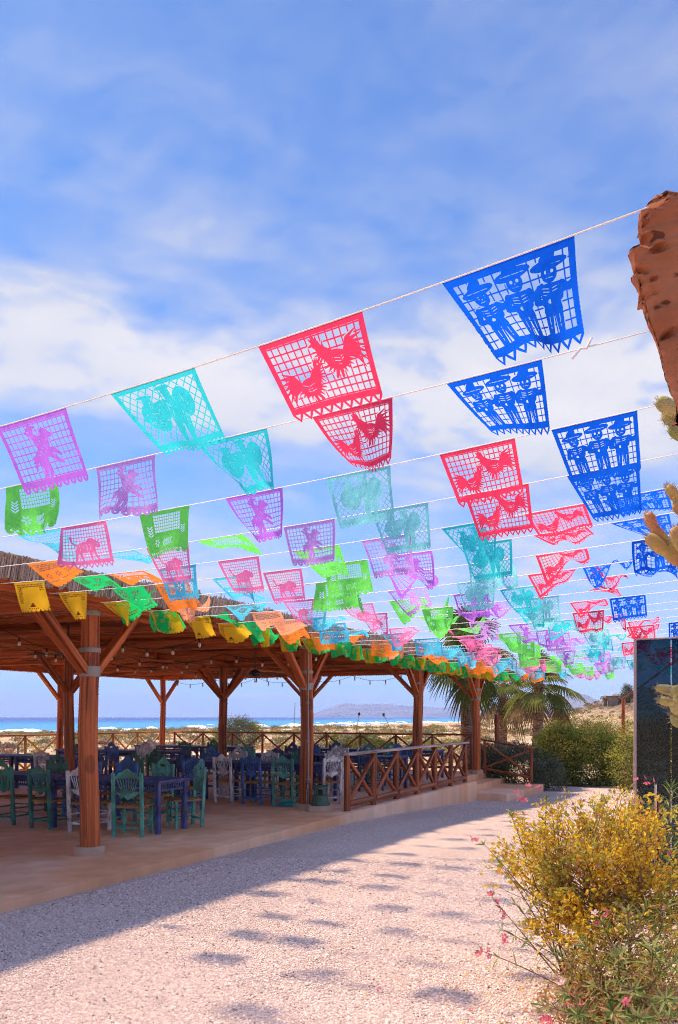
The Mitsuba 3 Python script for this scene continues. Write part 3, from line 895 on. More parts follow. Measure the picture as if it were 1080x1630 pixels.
def bulb_string(a, b, n, sag, label, group='strings of bulbs under the pavilion roof', spans=2):
    k = thing('bulb_string', label, 'string light', group)
    a, b = np.asarray(a), np.asarray(b)
    ts = np.linspace(0, 1, 12 * spans + 1)
    z = lambda t: -sag * 4 * ((t * spans) % 1.0) * (1 - (t * spans) % 1.0)
    put('cord', shape(tube([a + (b - a) * t + V(0, 0, z(t)) for t in ts], 0.006, 5), 'cord_black', True), k)
    for i in range(n):
        t = (i + 0.5) / n
        p = a + (b - a) * t + V(0, 0, z(t))
        put('bulb_socket', shape(tube([p, p - V(0, 0, 0.06)], [0.012, 0.016], 7), 'cord_black', True), k)
        put('bulb', shape(lathe([(0.0, -0.135), (0.016, -0.128), (0.027, -0.105), (0.024, -0.08), (0.012, -0.058), (0, -0.058)], 9, p), 'bulb_glass', True), k)


bulb_string(W(-2, 11.2, 2.92), W(5.5, 11.2, 2.92), 14, 0.16, 'drooping bulb string along the seaward beam at the left', spans=4)
bulb_string(W(16.0, 0.5, 2.93), W(16.0, 10.8, 2.93), 20, 0.18, 'drooping bulb string along the beam at the far end', spans=6)
bulb_string(W(-2.5, 2.0, 3.0), W(6, 4.6, 3.0), 10, 0.22, 'bulb string slung under the rafters near the camera')
bulb_string(W(3.5, 0.6, 3.0), W(4.2, 5.4, 2.98), 8, 0.20, 'bulb string slung across the roof behind the nearest post')
bulb_string(W(7.5, 0.5, 3.0), W(7.2, 5.4, 3.0), 8, 0.18, 'bulb string slung across the middle of the roof')
bulb_string(W(6.3, 5.7, 2.98), W(14.8, 5.75, 2.98), 14, 0.2, 'bulb string along the middle beam', spans=3)
# ------------------------------------------------------------------ cut-plastic banners
BW, BH = 0.39, 0.285


def cap2(p, q, r0, r1=None):
    r1 = r0 if r1 is None else r1
    return unary_union([Point(p).buffer(r0, 5), Point(q).buffer(r1, 5)]).convex_hull


def ell(x, y, rx, ry, rot=0.0, n=7):
    return affinity.rotate(affinity.scale(Point(x, y).buffer(1, n), rx, ry), rot, origin=(x, y))


def bars(x0, y0, x1, y1, pitch, wd, rot=0.0):
    R = sbox(x0, y0, x1, y1)
    c = ((x0 + x1) / 2, (y0 + y1) / 2)
    D = math.hypot(x1 - x0, y1 - y0) / 2 + pitch
    n = int(D / pitch) + 1
    ls = []
    for i in range(-n, n + 1):
        ls.append(sbox(c[0] - D, c[1] + i * pitch - wd / 2, c[0] + D, c[1] + i * pitch + wd / 2))
        ls.append(sbox(c[0] + i * pitch - wd / 2, c[1] - D, c[0] + i * pitch + wd / 2, c[1] + D))
    return affinity.rotate(unary_union(ls), rot, origin=c).intersection(R)


def border(points, b=0.020, bot=0.045):
    """Frame with scalloped sides and a pointed or scalloped foot."""
    outer = [sbox(0, -BH + 0.028, BW, 0)]
    for i in range(20):
        y = -0.01 - i * (BH - 0.03) / 20
        for x in (0, BW):
            outer.append(Point(x, y).buffer(0.0055, 3))
    holes = [sbox(b, -BH + bot + 0.006, BW - b, -0.017)]
    n = 9
    for i in range(n):
        x0, x1 = i * BW / n, (i + 1) * BW / n
        xm = (x0 + x1) / 2
        if points:
            outer.append(Polygon([(x0, -BH + 0.03), (x1, -BH + 0.03), (x1 - 0.006, -BH + 0.02), (xm, -BH), (x0 + 0.006, -BH + 0.02)]))
            holes.append(Polygon([(xm - 0.011, -BH + 0.030), (xm + 0.011, -BH + 0.030), (xm, -BH + 0.012)]))
        else:
            outer.append(Point(xm, -BH + 0.026).buffer(0.019, 5))
            holes.append(Point(xm, -BH + 0.022).buffer(0.005, 3))
    return unary_union(outer), unary_union(holes)


def musician(x, y, s, lean_=0.0, arm=1):
    """A skeleton player in a broad hat, about 0.2 s high; origin at the feet."""
    g = [ell(0, 0.178, 0.047, 0.014, 6), cap2((-0.004, 0.186), (0.006, 0.205), 0.019, 0.012), ell(0.0, 0.156, 0.021, 0.024),
         Polygon([(-0.032, 0.132), (0.032, 0.132), (0.024, 0.085), (0.028, 0.062), (-0.028, 0.062), (-0.024, 0.085)]),
         cap2((-0.014, 0.065), (-0.017, 0.0), 0.0125, 0.009), cap2((0.014, 0.065), (0.018, 0.0), 0.0125, 0.009), cap2((-0.018, 0.002), (-0.032, -0.001), 0.007), cap2((0.019, 0.002), (0.034, -0.001), 0.007),
         cap2((-0.03, 0.125), (-0.045, 0.092), 0.009, 0.008), cap2((-0.045, 0.092), (-0.008, 0.088), 0.008, 0.006),
         cap2((0.03, 0.125), (0.05, 0.10 + 0.01 * arm), 0.009, 0.008),
         ell(-0.006, 0.088, 0.024, 0.02), ell(0.016, 0.097, 0.017, 0.015), cap2((0.016, 0.098), (0.066, 0.128), 0.006, 0.005)]
    h = [ell(-0.008, 0.160, 0.0042, 0.005), ell(0.008, 0.160, 0.0042, 0.005), sbox(-0.009, 0.1445, 0.009, 0.1465), sbox(-0.03, 0.1765, 0.03, 0.1785), ell(0.0, 0.1535, 0.0018, 0.003)]
    for i in range(3):
        yy = 0.124 - i * 0.008
        h += [Polygon([(-0.022, yy), (-0.004, yy - 0.004), (-0.004, yy - 0.0065), (-0.022, yy - 0.0025)]), Polygon([(0.022, yy), (0.004, yy - 0.004), (0.004, yy - 0.0065), (0.022, yy - 0.0025)])]
    h += [ell(-0.006, 0.088, 0.006, 0.006), sbox(-0.016, 0.02, -0.014, 0.055), sbox(0.0145, 0.02, 0.0165, 0.055), sbox(-0.03, 0.187, -0.024, 0.188)]
    tr = lambda q: affinity.translate(affinity.rotate(affinity.scale(q, s, s, origin=(0, 0)), lean_, origin=(0, 0)), x, y)
    return tr(unary_union(g)), tr(unary_union(h))


def rooster(x, y, s, flip=1, tilt=0.0):
    g = [ell(0, 0, 0.048, 0.034, 12), cap2((0.028, 0.018), (0.056, 0.060), 0.024, 0.013), ell(0.060, 0.070, 0.016, 0.014), Polygon([(0.072, 0.076), (0.094, 0.068), (0.072, 0.064)]),
         cap2((0.0, -0.025), (0.006, -0.06), 0.008, 0.005), cap2((0.012, -0.025), (0.03, -0.055), 0.008, 0.005)]
    for i in range(4):
        g.append(cap2((0.052 + i * 0.006, 0.080), (0.050 + i * 0.009, 0.096 - abs(i - 1.5) * 0.003), 0.0045, 0.002))
    for i in range(9):   # neck ruff
        a = math.radians(-70 + i * 22)
        g.append(cap2((0.042, 0.036), (0.042 + 0.040 * math.cos(a), 0.036 + 0.040 * math.sin(a)), 0.006, 0.0012))
    for i in range(7):   # tail plumes
        a0 = math.radians(118 + i * 15)
        p0 = V(-0.034, 0.010)
        p1 = p0 + V(math.cos(a0), math.sin(a0)) * 0.048
        p2 = p1 + V(math.cos(a0 + 0.65), math.sin(a0 + 0.65)) * 0.045
        g += [cap2(p0, p1, 0.0085, 0.0065), cap2(p1, p2, 0.0065, 0.0014)]
    for i in range(9):   # belly fringe
        a = math.radians(200 + i * 18)
        g.append(cap2((0.03 * math.cos(a), 0.02 * math.sin(a)), (0.066 * math.cos(a), 0.052 * math.sin(a)), 0.007, 0.0012))
    h = [ell(0.063, 0.073, 0.003, 0.003)]
    for i in range(3):
        h.append(LineString([(-0.03 + i * 0.006, 0.012 - i * 0.012), (-0.008, 0.002 - i * 0.010), (0.018, 0.010 - i * 0.011)]).buffer(0.0014, 2))
    tr = lambda q: affinity.translate(affinity.rotate(affinity.scale(q, s * flip, s, origin=(0, 0)), tilt, origin=(0, 0)), x, y)
    return tr(unary_union(g)), tr(unary_union(h))


def bull():
    g = [ell(0.0, 0.0, 0.062, 0.032, 4), ell(0.045, 0.015, 0.036, 0.034), ell(0.088, 0.008, 0.022, 0.017, -35), cap2((0.092, 0.022), (0.112, 0.040), 0.005, 0.0015), cap2((0.08, 0.026), (0.082, 0.05), 0.005, 0.0015)]
    for x0, x1 in ((-0.052, -0.074), (-0.036, -0.032), (0.034, 0.026), (0.056, 0.074)):
        g += [cap2((x0, -0.015), ((x0 + x1) / 2 - 0.004, -0.045), 0.014, 0.009), cap2(((x0 + x1) / 2 - 0.004, -0.045), (x1, -0.078), 0.009, 0.006)]
    g += [cap2((-0.058, 0.012), (-0.088, 0.03), 0.005), cap2((-0.088, 0.03), (-0.094, 0.062), 0.005, 0.009)]
    h = [ell(0.09, 0.012, 0.003, 0.003)]
    for i in range(4):
        h.append(LineString([(-0.04 + i * 0.024, 0.016), (-0.032 + i * 0.024, -0.002), (-0.04 + i * 0.024, -0.016)]).buffer(0.0016, 2))
    return unary_union(g), unary_union(h)


def horse():
    g = [ell(0.0, 0.0, 0.048, 0.034, 40), ell(-0.03, -0.03, 0.036, 0.036), cap2((0.028, 0.028), (0.052, 0.074), 0.024, 0.016), cap2((0.052, 0.082), (0.086, 0.064), 0.017, 0.009), cap2((0.046, 0.09), (0.045, 0.106), 0.006, 0.001),
         cap2((0.03, 0.0), (0.078, -0.012), 0.014, 0.009), cap2((0.078, -0.012), (0.104, -0.034), 0.009, 0.006), cap2((0.02, -0.016), (0.062, -0.05), 0.013, 0.009), cap2((0.062, -0.05), (0.098, -0.075), 0.008, 0.005),
         cap2((-0.042, -0.05), (-0.036, -0.085), 0.02, 0.012), cap2((-0.036, -0.085), (-0.05, -0.125), 0.011, 0.009), cap2((-0.02, -0.05), (-0.005, -0.092), 0.016, 0.009), cap2((-0.005, -0.092), (-0.018, -0.124), 0.009, 0.007),
         # rider
         cap2((-0.022, 0.03), (-0.034, 0.078), 0.017, 0.014), ell(-0.034, 0.102, 0.013, 0.015), ell(-0.033, 0.113, 0.032, 0.007, 8), cap2((-0.036, 0.118), (-0.032, 0.128), 0.012, 0.007), cap2((-0.03, 0.076), (0.012, 0.056), 0.008, 0.006), cap2((-0.036, 0.078), (-0.075, 0.098), 0.007, 0.005), cap2((-0.016, 0.03), (0.006, -0.012), 0.011, 0.007)]
    for i in range(6):
        f = i / 5
        g.append(cap2((0.02 + 0.022 * f, 0.04 + 0.05 * f), (0.002 + 0.022 * f, 0.05 + 0.052 * f), 0.006, 0.0012))
    for i in range(4):
        g.append(cap2((-0.058, -0.018), (-0.10, -0.03 - i * 0.02), 0.006, 0.0015))
    h = [ell(0.066, 0.080, 0.003, 0.003)]
    for i in range(4):
        h.append(LineString([(-0.05 + i * 0.02, -0.012 + i * 0.012), (-0.036 + i * 0.02, -0.02 + i * 0.012), (-0.03 + i * 0.02, -0.036 + i * 0.012)]).buffer(0.0015, 2))
    h.append(LineString([(0.028, 0.05), (0.05, 0.042)]).buffer(0.0015, 2))
    return unary_union(g), unary_union(h)


def pair_on_lattice():
    """Two broad-skirted dancers, mostly one dark silhouette with slits."""
    g = [ell(-0.062, 0.0, 0.062, 0.058), ell(-0.06, 0.058, 0.024, 0.020), cap2((-0.02, 0.02), (0.05, 0.03), 0.034, 0.032), ell(0.038, 0.074, 0.018, 0.02), ell(0.095, 0.030, 0.042, 0.054), cap2((0.035, 0.0), (0.020, -0.09), 0.026, 0.013), cap2((0.07, -0.01), (0.065, -0.095), 0.022, 0.012), ell(0.034, 0.094, 0.034, 0.008), ell(-0.062, 0.078, 0.036, 0.007, -5)]
    h = []
    r = random.Random(4)
    for i in range(46):
        x, y = r.uniform(-0.105, 0.118), r.uniform(-0.045, 0.066)
        a = 75 + 40 * r.random() if x > 0 else r.choice([20, 0, 100]) + 12 * r.random()
        h.append(affinity.rotate(sbox(x - 0.0011, y - r.uniform(0.005, 0.014), x + 0.0011, y + 0.008), a - 90, origin=(x, y)))
    return unary_union(g), unary_union(h)


def leaves(cx, cy, n, L, rot=0):
    out = []
    for i in range(n):
        for sd in (-1, 1):
            a = rot + sd * 0.9
            x, y = cx + math.cos(rot) * (i - n / 2) * L * 0.55, cy + math.sin(rot) * (i - n / 2) * L * 0.55
            out.append(affinity.rotate(ell(x + math.cos(a) * L * 0.5, y + math.sin(a) * L * 0.5, L * 0.5, L * 0.14), math.degrees(a), origin=(x + math.cos(a) * L * 0.5, y + math.sin(a) * L * 0.5)))
    return unary_union(out)


def flower_cut(x, y, r):
    return unary_union([ell(x + r * 0.6 * math.cos(a), y + r * 0.6 * math.sin(a), r * 0.36, r * 0.17, math.degrees(a)) for a in np.linspace(0, 2 * PI, 7)[:-1]])


def design(kind):
    I = (0.020, -BH + 0.051, BW - 0.020, -0.017)
    cx, cy = BW / 2, (I[1] + I[3]) / 2
    at = lambda gh, x, y, s=1.0: tuple(affinity.translate(affinity.scale(q, s, s, origin=(0, 0)), x, y) for q in gh)
    if kind in ('blue', 'red', 'pink'):
        o, h = border(True)
    else:
        o, h = border(False)
    base = o.difference(h)
    fig, cut = Polygon(), Polygon()
    if kind == 'blue':
        base = base.union(bars(*I, 0.0265, 0.0042))
        ms = [musician(0.090, -BH + 0.050, 1.02, 3), musician(0.198, -BH + 0.050, 1.10, 0, -1), musician(0.298, -BH + 0.050, 1.06, -3)]
        ms = [(affinity.scale(a, 1.12, 1.0, origin=a.centroid), affinity.scale(b, 1.12, 1.0, origin=a.centroid)) for a, b in ms]
        fig, cut = unary_union([m[0] for m in ms]), unary_union([m[1] for m in ms])
    elif kind == 'red':
        base = base.union(bars(*I, 0.0262, 0.0048))
        a, b = rooster(0.262, -0.112, 0.98, -1, 4), rooster(0.122, -0.176, 0.92, 1, 0)
        fig, cut = a[0].union(b[0]), a[1].union(b[1])
    elif kind == 'turquoise':
        base = base.union(bars(*I, 0.0262, 0.0042, 45))
        fig, cut = at(pair_on_lattice(), cx - 0.012, cy - 0.002, 1.04)
    elif kind == 'purple':
        base = base.union(bars(*I, 0.0262, 0.0042))
        hh = horse()
        fig, cut = at((hh[0].buffer(0.0028), hh[1]), cx - 0.002, cy - 0.001, 0.80)
    elif kind == 'pink':
        base = base.union(bars(*I, 0.0215, 0.004))
        fig, cut = at(bull(), cx - 0.006, cy - 0.02, 1.12)
    elif kind == 'lime':
        base = o.difference(sbox(0.10, -0.135, BW - 0.07, -0.02)).union(bars(0.10, -0.135, BW - 0.07, -0.02, 0.0185, 0.0038))
        cut = unary_union([leaves(0.06, -0.12, 4, 0.03, PI / 2), leaves(cx + 0.02, -0.20, 5, 0.032, 0.1), flower_cut(0.11, -0.195, 0.028), leaves(BW - 0.045, -0.13, 4, 0.022, PI / 2)] + [Point(0.03 + i * 0.026, -BH + 0.03).buffer(0.006, 3) for i in range(13)])
    elif kind == 'sky blue':
        base = o.difference(sbox(0.03, -0.115, BW - 0.03, -0.02)).union(bars(0.03, -0.115, BW - 0.03, -0.02, 0.022, 0.0042))
        base = base.difference(sbox(0.045, -0.225, 0.135, -0.135)).union(bars(0.045, -0.225, 0.135, -0.135, 0.022, 0.0042, 45)).difference(sbox(BW - 0.135, -0.225, BW - 0.045, -0.135)).union(bars(BW - 0.135, -0.225, BW - 0.045, -0.135, 0.022, 0.0042, 45))
        cut = unary_union([flower_cut(cx, -0.175, 0.04)] + [Point(0.03 + i * 0.026, -BH + 0.03).buffer(0.006, 3) for i in range(13)])
    elif kind == 'orange':
        base = o.difference(sbox(0.03, -0.10, BW - 0.03, -0.022)).union(bars(0.03, -0.10, BW - 0.03, -0.022, 0.02, 0.005))
        cut = unary_union([flower_cut(0.09 + 0.1 * i, -0.155, 0.034) for i in range(3)] + [affinity.rotate(sbox(0.04 + i * 0.02, -0.22, 0.05 + i * 0.02, -0.206), 45) for i in range(16)])
    elif kind == 'green':
        base = o.difference(sbox(0.03, -0.13, 0.13, -0.022)).union(bars(0.03, -0.13, 0.13, -0.022, 0.018, 0.0045)).difference(sbox(BW - 0.13, -0.23, BW - 0.03, -0.12)).union(bars(BW - 0.13, -0.23, BW - 0.03, -0.12, 0.018, 0.0045))
        cut = unary_union([leaves(0.25, -0.07, 5, 0.034, 0.2), leaves(0.12, -0.19, 5, 0.034, -0.2), flower_cut(0.2, -0.13, 0.032)] + [Point(0.03 + i * 0.026, -BH + 0.03).buffer(0.006, 3) for i in range(13)])
    else:   # yellow
        holes = [sbox(0.03, -0.05, BW - 0.03, -0.022), sbox(0.03, -0.20, 0.085, -0.05), sbox(BW - 0.085, -0.09, BW - 0.03, -0.05)]
        base = o
        for hb in holes:
            base = base.difference(hb).union(bars(*hb.bounds, 0.0185, 0.0055))
        cut = unary_union([Polygon([(cx - 0.03, -0.232), (cx + 0.03, -0.232), (cx + 0.012, -0.205), (cx, -0.19), (cx - 0.012, -0.205)]).difference(Polygon([(cx - 0.012, -0.226), (cx + 0.012, -0.226), (cx, -0.205)]))] + [sbox(cx - 0.05 + i * 0.018, -0.252, cx - 0.04 + i * 0.018, -0.242) for i in range(6)] + [Point(0.03, -0.25).buffer(0.007, 3), Point(0.37, -0.25).buffer(0.007, 3), Point(0.06, -0.255).buffer(0.005, 3)])
    if not fig.is_empty:
        fig = fig.intersection(sbox(*I))
        hal = fig.buffer(0.0032, 3).intersection(sbox(*I))
        base = base.difference(hal.difference(fig.buffer(0.0002))).union(fig.difference(cut))
        # a few ties hold the figure to the grid
        base = base.union(LineString([(max(I[0], fig.bounds[0] - 0.006), cy), (cx, cy)]).buffer(0.002).difference(cut)).union(LineString([(cx, min(I[3], fig.bounds[3] + 0.006)), (cx, cy)]).buffer(0.002).difference(cut)).union(bars(*I, {'blue': 0.053, 'red': 0.0524, 'turquoise': 0.0524, 'purple': 0.0524, 'pink': 0.043}[kind], 0.0042, 45 if kind == 'turquoise' else 0).difference(cut))
        g = base
    else:
        g = base.difference(cut)
    g = g.buffer(0.0002, 1).simplify(0.0007)
    if g.geom_type == 'MultiPolygon':
        g = max(g.geoms, key=lambda q: q.area)
    return g


def tessellate(g, cell):
    """Triangles of the sheet, cut along a cell grid so that it can bend."""
    vs, fs, n = [], [], 0
    nx, ny = int(math.ceil(BW / cell)) + 1, int(math.ceil(BH / cell)) + 1
    for i in range(nx):
        col = g.intersection(sbox((i - 0.5) * cell, -1, (i + 0.5) * cell, 1))
        for j in range(ny):
            c = col.intersection(sbox(-1, -(j + 1) * cell, 2, -j * cell + (0.02 if j == 0 else 0)))
            for q in getattr(c, 'geoms', [c]):
                if q.geom_type != 'Polygon' or q.area < 1e-7: continue
                v, f = trimesh.creation.triangulate_polygon(q, engine='earcut')
                if len(f) == 0: continue
                vs.append(v); fs.append(np.asarray(f) + n); n += len(v)
    v, f = np.vstack(vs), np.vstack(fs)
    key = np.round(v / 1e-5).astype(np.int64)
    _, ix, inv = np.unique(key, axis=0, return_index=True, return_inverse=True)
    f = inv.ravel()[f]
    f = f[(f[:, 0] != f[:, 1]) & (f[:, 1] != f[:, 2]) & (f[:, 0] != f[:, 2])]
    return v[ix], f


ORDER = ['blue', 'red', 'turquoise', 'purple', 'lime', 'pink', 'sky blue', 'orange', 'green', 'yellow']
FILM = {'blue': (0.008, 0.14, 0.90), 'red': (0.90, 0.06, 0.15), 'turquoise': (0.045, 0.70, 0.80), 'purple': (0.58, 0.20, 0.92), 'lime': (0.20, 0.92, 0.16), 'pink': (0.95, 0.22, 0.52),
        'sky blue': (0.10, 0.66, 0.95), 'orange': (0.96, 0.26, 0.04), 'green': (0.02, 0.66, 0.18), 'yellow': (0.95, 0.56, 0.03)}
MOTIF = {'blue': 'three skeleton musicians', 'red': 'two fighting roosters', 'turquoise': 'two dancers on a diamond lattice', 'purple': 'a rider on a rearing horse', 'lime': 'a window grid and leaves', 'pink': 'a bull on a grid', 'sky blue': 'lattice panels', 'orange': 'a row of flowers', 'green': 'leaves and small grids', 'yellow': 'a small cut emblem near its foot'}
CRINKLE = lambda p, n, uv: P.fbm(uv.x * 16, uv.y * 13, 0.0, 3)
for c, v in FILM.items():
    bs('film_' + c.replace(' ', '_'), {'type': 'principledthin', 'base_color': rgb(*v), 'roughness': 0.20, 'diff_trans': 1.15, 'eta': 1.5, 'spec_trans': 0.0}, bump=(CRINKLE, 0.010, 2e-3))


for c, v in FILM.items():  # second film per colour, whitened to stand in for glare on the plastic
    bs('glare_tint_' + c.replace(' ', '_'), {'type': 'principledthin', 'base_color': rgb(*[min(0.97, x * 0.80 + 0.20) for x in v]), 'roughness': 0.16, 'diff_trans': 1.2, 'eta': 1.55, 'spec_trans': 0.0}, bump=(CRINKLE, 0.014, 2e-3))

DES = {c: design(c) for c in ORDER}
MESH_HI = {c: tessellate(DES[c], 0.013) for c in ORDER}
MESH_LO = {c: tessellate(DES[c].simplify(0.0018), 0.032) for c in ORDER}
PD = unit(V(-1.856, 1.0))                # plan direction of every string, from the wall towards the pavilion
ND = V(-PD[1], PD[0]) * -1               # the way the wind lifts the sheets: away from the camera
ND = ND if ND[1] > 0 else -ND


def string_pt(c, x_along, kk):
    """Point on string c; x_along: distance from its right anchor (in plan)."""
    zr = (c - 0.245 * 0 + 0.245) / (0.468 + 1.856)         # right anchor on the line x = 0.468 y - 0.245
    xr = c - 1.856 * zr
    ze = (c + 6.97) / 2.324
    L = math.hypot(ze - zr, (c - 1.856 * ze) - xr)
    t = x_along / L
    p = V(xr, zr) + PD * x_along
    hr = 3.0 if c < 6 else 3.055
    z = hr + (2.90 - hr) * t - kk * 4 * t * (1 - t)
    return V(p[0], p[1], z), L


def along_of_px(c, px):
    y = c / ((px - 540) / F + 1.856)
    zr = (c + 0.245) / 2.324
    return (y - zr) / PD[1]


def bend(mesh, c, x0, kk, phi0, curl, wave, wl, ph, twist, gather=0.0):
    """Hang the flat sheet from string c: right top corner at x0; phi0 wind lift in degrees, curl more of it towards the foot,
    wave a ripple across the width, twist more lift at one side."""
    v, f = mesh
    a = BW - v[:, 0]                       # distance from the right corner along the string
    d = -v[:, 1]
    P0 = np.array([string_pt(c, x0 + ai, kk)[0] for ai in np.linspace(0, BW, 15)])
    top = np.stack([np.interp(a, np.linspace(0, BW, 15), P0[:, j]) for j in range(3)], 1)
    u = a / BW - 0.5
    N = 12
    out, down, lat = np.zeros(len(v)), np.zeros(len(v)), np.zeros(len(v))
    for i in range(N):
        dd = d * (i + 0.5) / N
        phi = np.radians(phi0 + twist * u + curl * (dd / BH) + wave * np.sin(wl * a / BW * 2 * PI + ph) * np.clip(dd / BH * 1.5, 0, 1) + 0.4 * wave * np.sin(dd / BH * 5 + ph * 2 + 3 * u))
        out += np.sin(phi) * d / N; down += np.cos(phi) * d / N
    lat = -gather * (u + 0.5) * (np.maximum(d, 0) / BH) * BW
    pos = top + np.outer(out, ND) - np.outer(down, V(0, 0, 1)) + np.outer(lat, V(PD[0], PD[1], 0)) * 1.0
    return pos, f


PD3 = V(PD[0], PD[1], 0)
ND = V(ND[0], ND[1], 0)
# measured sheets of the nearest strings: string number -> colour: (pixel of the right top corner, lift, curl, ripple, twist)
SET = {
    0: {'blue': (915, 30, 22, 12, 26, 0.30), 'red': (577, 38, 8, 4, 10, 0.08), 'turquoise': (310, 42, 6, 5, 8, 0.24), 'purple': (105, 26, 0, 5, 0, 0.14)},
    1: {'blue': (863, 40, 6, 6, 18, 0.34), 'red': (625, 20, 8, 12, 40, 0.26), 'turquoise': (425, 30, 8, 14, 20, 0.33), 'purple': (247, 2, -4, 18, 0, 0.06), 'lime': (90, 4, 0, 22, -10, 0.2)},
    2: {'blue': (1015, 22, 5, 4, 0), 'red': (820, 30, 0, 4, -10), 'turquoise': (622, 12, 8, 14, 20), 'purple': (450, 16, 14, 12, 30), 'lime': (302, -6, 4, 14, 0), 'pink': (168, 5, 0, 12, -40), 'sky blue': (95, 62, 10, 20, 10)},
    3: {'blue': (1018, 22, 4, 5, 0), 'red': (842, 24, 0, 4, 0), 'turquoise': (682, 6, 4, 12, 10), 'purple': (533, -2, 8, 10, -10), 'lime': (386, 78, 5, 8, 10), 'pink': (300, 14, 4, 6, 10), 'sky blue': (214, 84, 0, 8, 0), 'orange': (98, 62, 10, 18, 0)},
    4: {'blue': (1063, 76, 4, 5, 0), 'red': (932, 66, 0, 6, 0), 'turquoise': (790, 6, 6, 12, 10), 'purple': (655, 12, 10, 14, 10), 'lime': (540, 40, 12, 8, 0), 'pink': (412, 18, 6, 6, 10), 'sky blue': (312, 4, 6, 10, 0), 'orange': (228, 80, 4, 10, 0), 'green': (165, 74, 4, 8, 0), 'yellow': (70, 12, 4, 8, 0)},
    5: {'blue': (1066, 72, 2, 5, 10), 'red': (935, 84, 2, 8, 0), 'turquoise': (815, 8, 6, 10, 0), 'purple': (688, 40, 10, 22, 30), 'lime': (585, 10, 10, 10, -10), 'pink': (480, 16, 6, 6, 0), 'sky blue': (395, 46, 16, 24, 20), 'orange': (300, 30, 8, 10, 0), 'green': (228, 44, 8, 12, 0), 'yellow': (138, 8, 4, 8, 10)},
}
CS = [5.0, 6.85, 8.5, 10.2, 11.6, 13.05]
while CS[-1] < 49.5:
    CS.append(CS[-1] + 1.46 + 0.011 * CS[-1] + rng.uniform(-0.2, 0.2))
NTH = ['nearest', 'second', 'third', 'fourth', 'fifth', 'sixth', 'seventh', 'eighth', 'ninth', 'tenth', 'eleventh', 'twelfth', 'thirteenth', 'fourteenth', 'fifteenth', 'sixteenth', 'seventeenth', 'eighteenth', 'nineteenth', 'twentieth',
       'twenty-first', 'twenty-second', 'twenty-third', 'twenty-fourth', 'twenty-fifth', 'twenty-sixth', 'twenty-seventh', 'twenty-eighth', 'twenty-ninth', 'thirtieth', 'thirty-first', 'thirty-second', 'thirty-third', 'thirty-fourth', 'thirty-fifth']
PITCH = 0.657
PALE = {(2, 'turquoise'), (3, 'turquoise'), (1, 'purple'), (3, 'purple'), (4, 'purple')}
count = 0
br = random.Random(21)
for si, c in enumerate(CS):
    kk = (0.14, 0.055, 0.075, 0.07)[si] if si < 4 else br.uniform(0.045, 0.085)
    _, L = string_pt(c, 0, kk)
    xs = np.linspace(-0.012 if si == 0 else 0, L, 26)
    nth = NTH[si]
    k = thing('banner_string', f'thin white cord, {nth} of the banner strings, running from the right towards the eave', 'cord', 'banner strings across the court')
    put('cord', shape(tube([string_pt(c, x, kk)[0] + V(0, 0, 0.002) for x in xs], 0.0030 if si < 6 else 0.004, 5), 'cord_white', True), k)
    if si == 1:
        kp, _ = string_pt(c, along_of_px(c, 930), kk)
        put('knot', shape(tube([kp + PD3 * 0.045 + V(0, 0, -0.03), kp + PD3 * 0.012 + V(0, 0, 0.004), kp - PD3 * 0.01, kp - PD3 * 0.03 + V(0, 0, 0.035)], 0.005, 6), 'cord_white', True), k)
        del labels[k]['group']
        labels[k]['label'] = 'thin white cord with a knotted splice, second banner string from the camera'
    shift = br.uniform(-0.36, 0.36) if si > 5 else 0.0
    calm = 0.55 if br.random() < 0.5 else 1.0
    for n, col in enumerate(ORDER):
        hi = si < 6
        if si in SET:
            if col not in SET[si]:
                continue
            px, lift, curl, wav, tw, *ga = SET[si][col]
            x0 = along_of_px(c, px)
        else:
            x0 = 0.36 + shift + n * PITCH + br.uniform(-0.13, 0.13) + (0.0 if n < 8 else 0.05)
            r = br.random()
            lift = (br.uniform(0, 35) if r < 0.42 else br.uniform(35, 75) if r < 0.75 else br.uniform(72, 100))
            if n <= 1 and si > 6:
                edge_on = 90 - math.degrees(math.atan2(1.33, c / (0.40 + 1.856)))
                if br.random() < 0.68: lift = edge_on + br.uniform(-16, 14)
                if n == 0 and br.random() < 0.45: continue
            if n >= 8: lift = br.uniform(2, 30) if br.random() < 0.75 else br.uniform(45, 80)
            curl, wav, tw = br.uniform(-6, 26), br.uniform(6, 42), br.uniform(-60, 60)
        if x0 + BW > L - 0.02:
            x0 = L - 0.03 - BW
        gz_ = ga[0] if si in SET and ga else (br.uniform(0.02, 0.28) if br.random() < 0.75 else br.uniform(0.3, 0.6))
        mesh = (MESH_HI if hi else MESH_LO)[col]
        v, f = bend(mesh, c, x0, kk, lift, curl, wav, br.choice([0.7, 1.0, 1.4]), br.uniform(0, 6), tw, gz_)
        ctr = v.mean(0)
        px = 540 + F * ctr[0] / ctr[1]
        if px < -140 or px > 1230: continue
        pose = 'hanging almost upright' if lift < 28 else 'blown out at a slant' if lift < 60 else 'lifted almost flat by the wind'
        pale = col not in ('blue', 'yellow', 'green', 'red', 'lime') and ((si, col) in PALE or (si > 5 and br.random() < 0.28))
        bk = put('banner', mikit.ply((v, f), ('glare_tint_' if pale else 'film_') + col.replace(' ', '_'), smooth=True, uv=mesh[0][:, :2] + br.random() * 3))
        tag(bk, f'{"pale glare-painted " if pale else ""}{col} cut-plastic banner with {MOTIF[col]}, on the {nth} string', 'banner', 'cut-plastic banners strung over the court')
        count += 1
print('banners', count, 'strings', len(CS), 'tris', sum(len(MESH_HI[c][1]) for c in ORDER), sum(len(MESH_LO[c][1]) for c in ORDER))
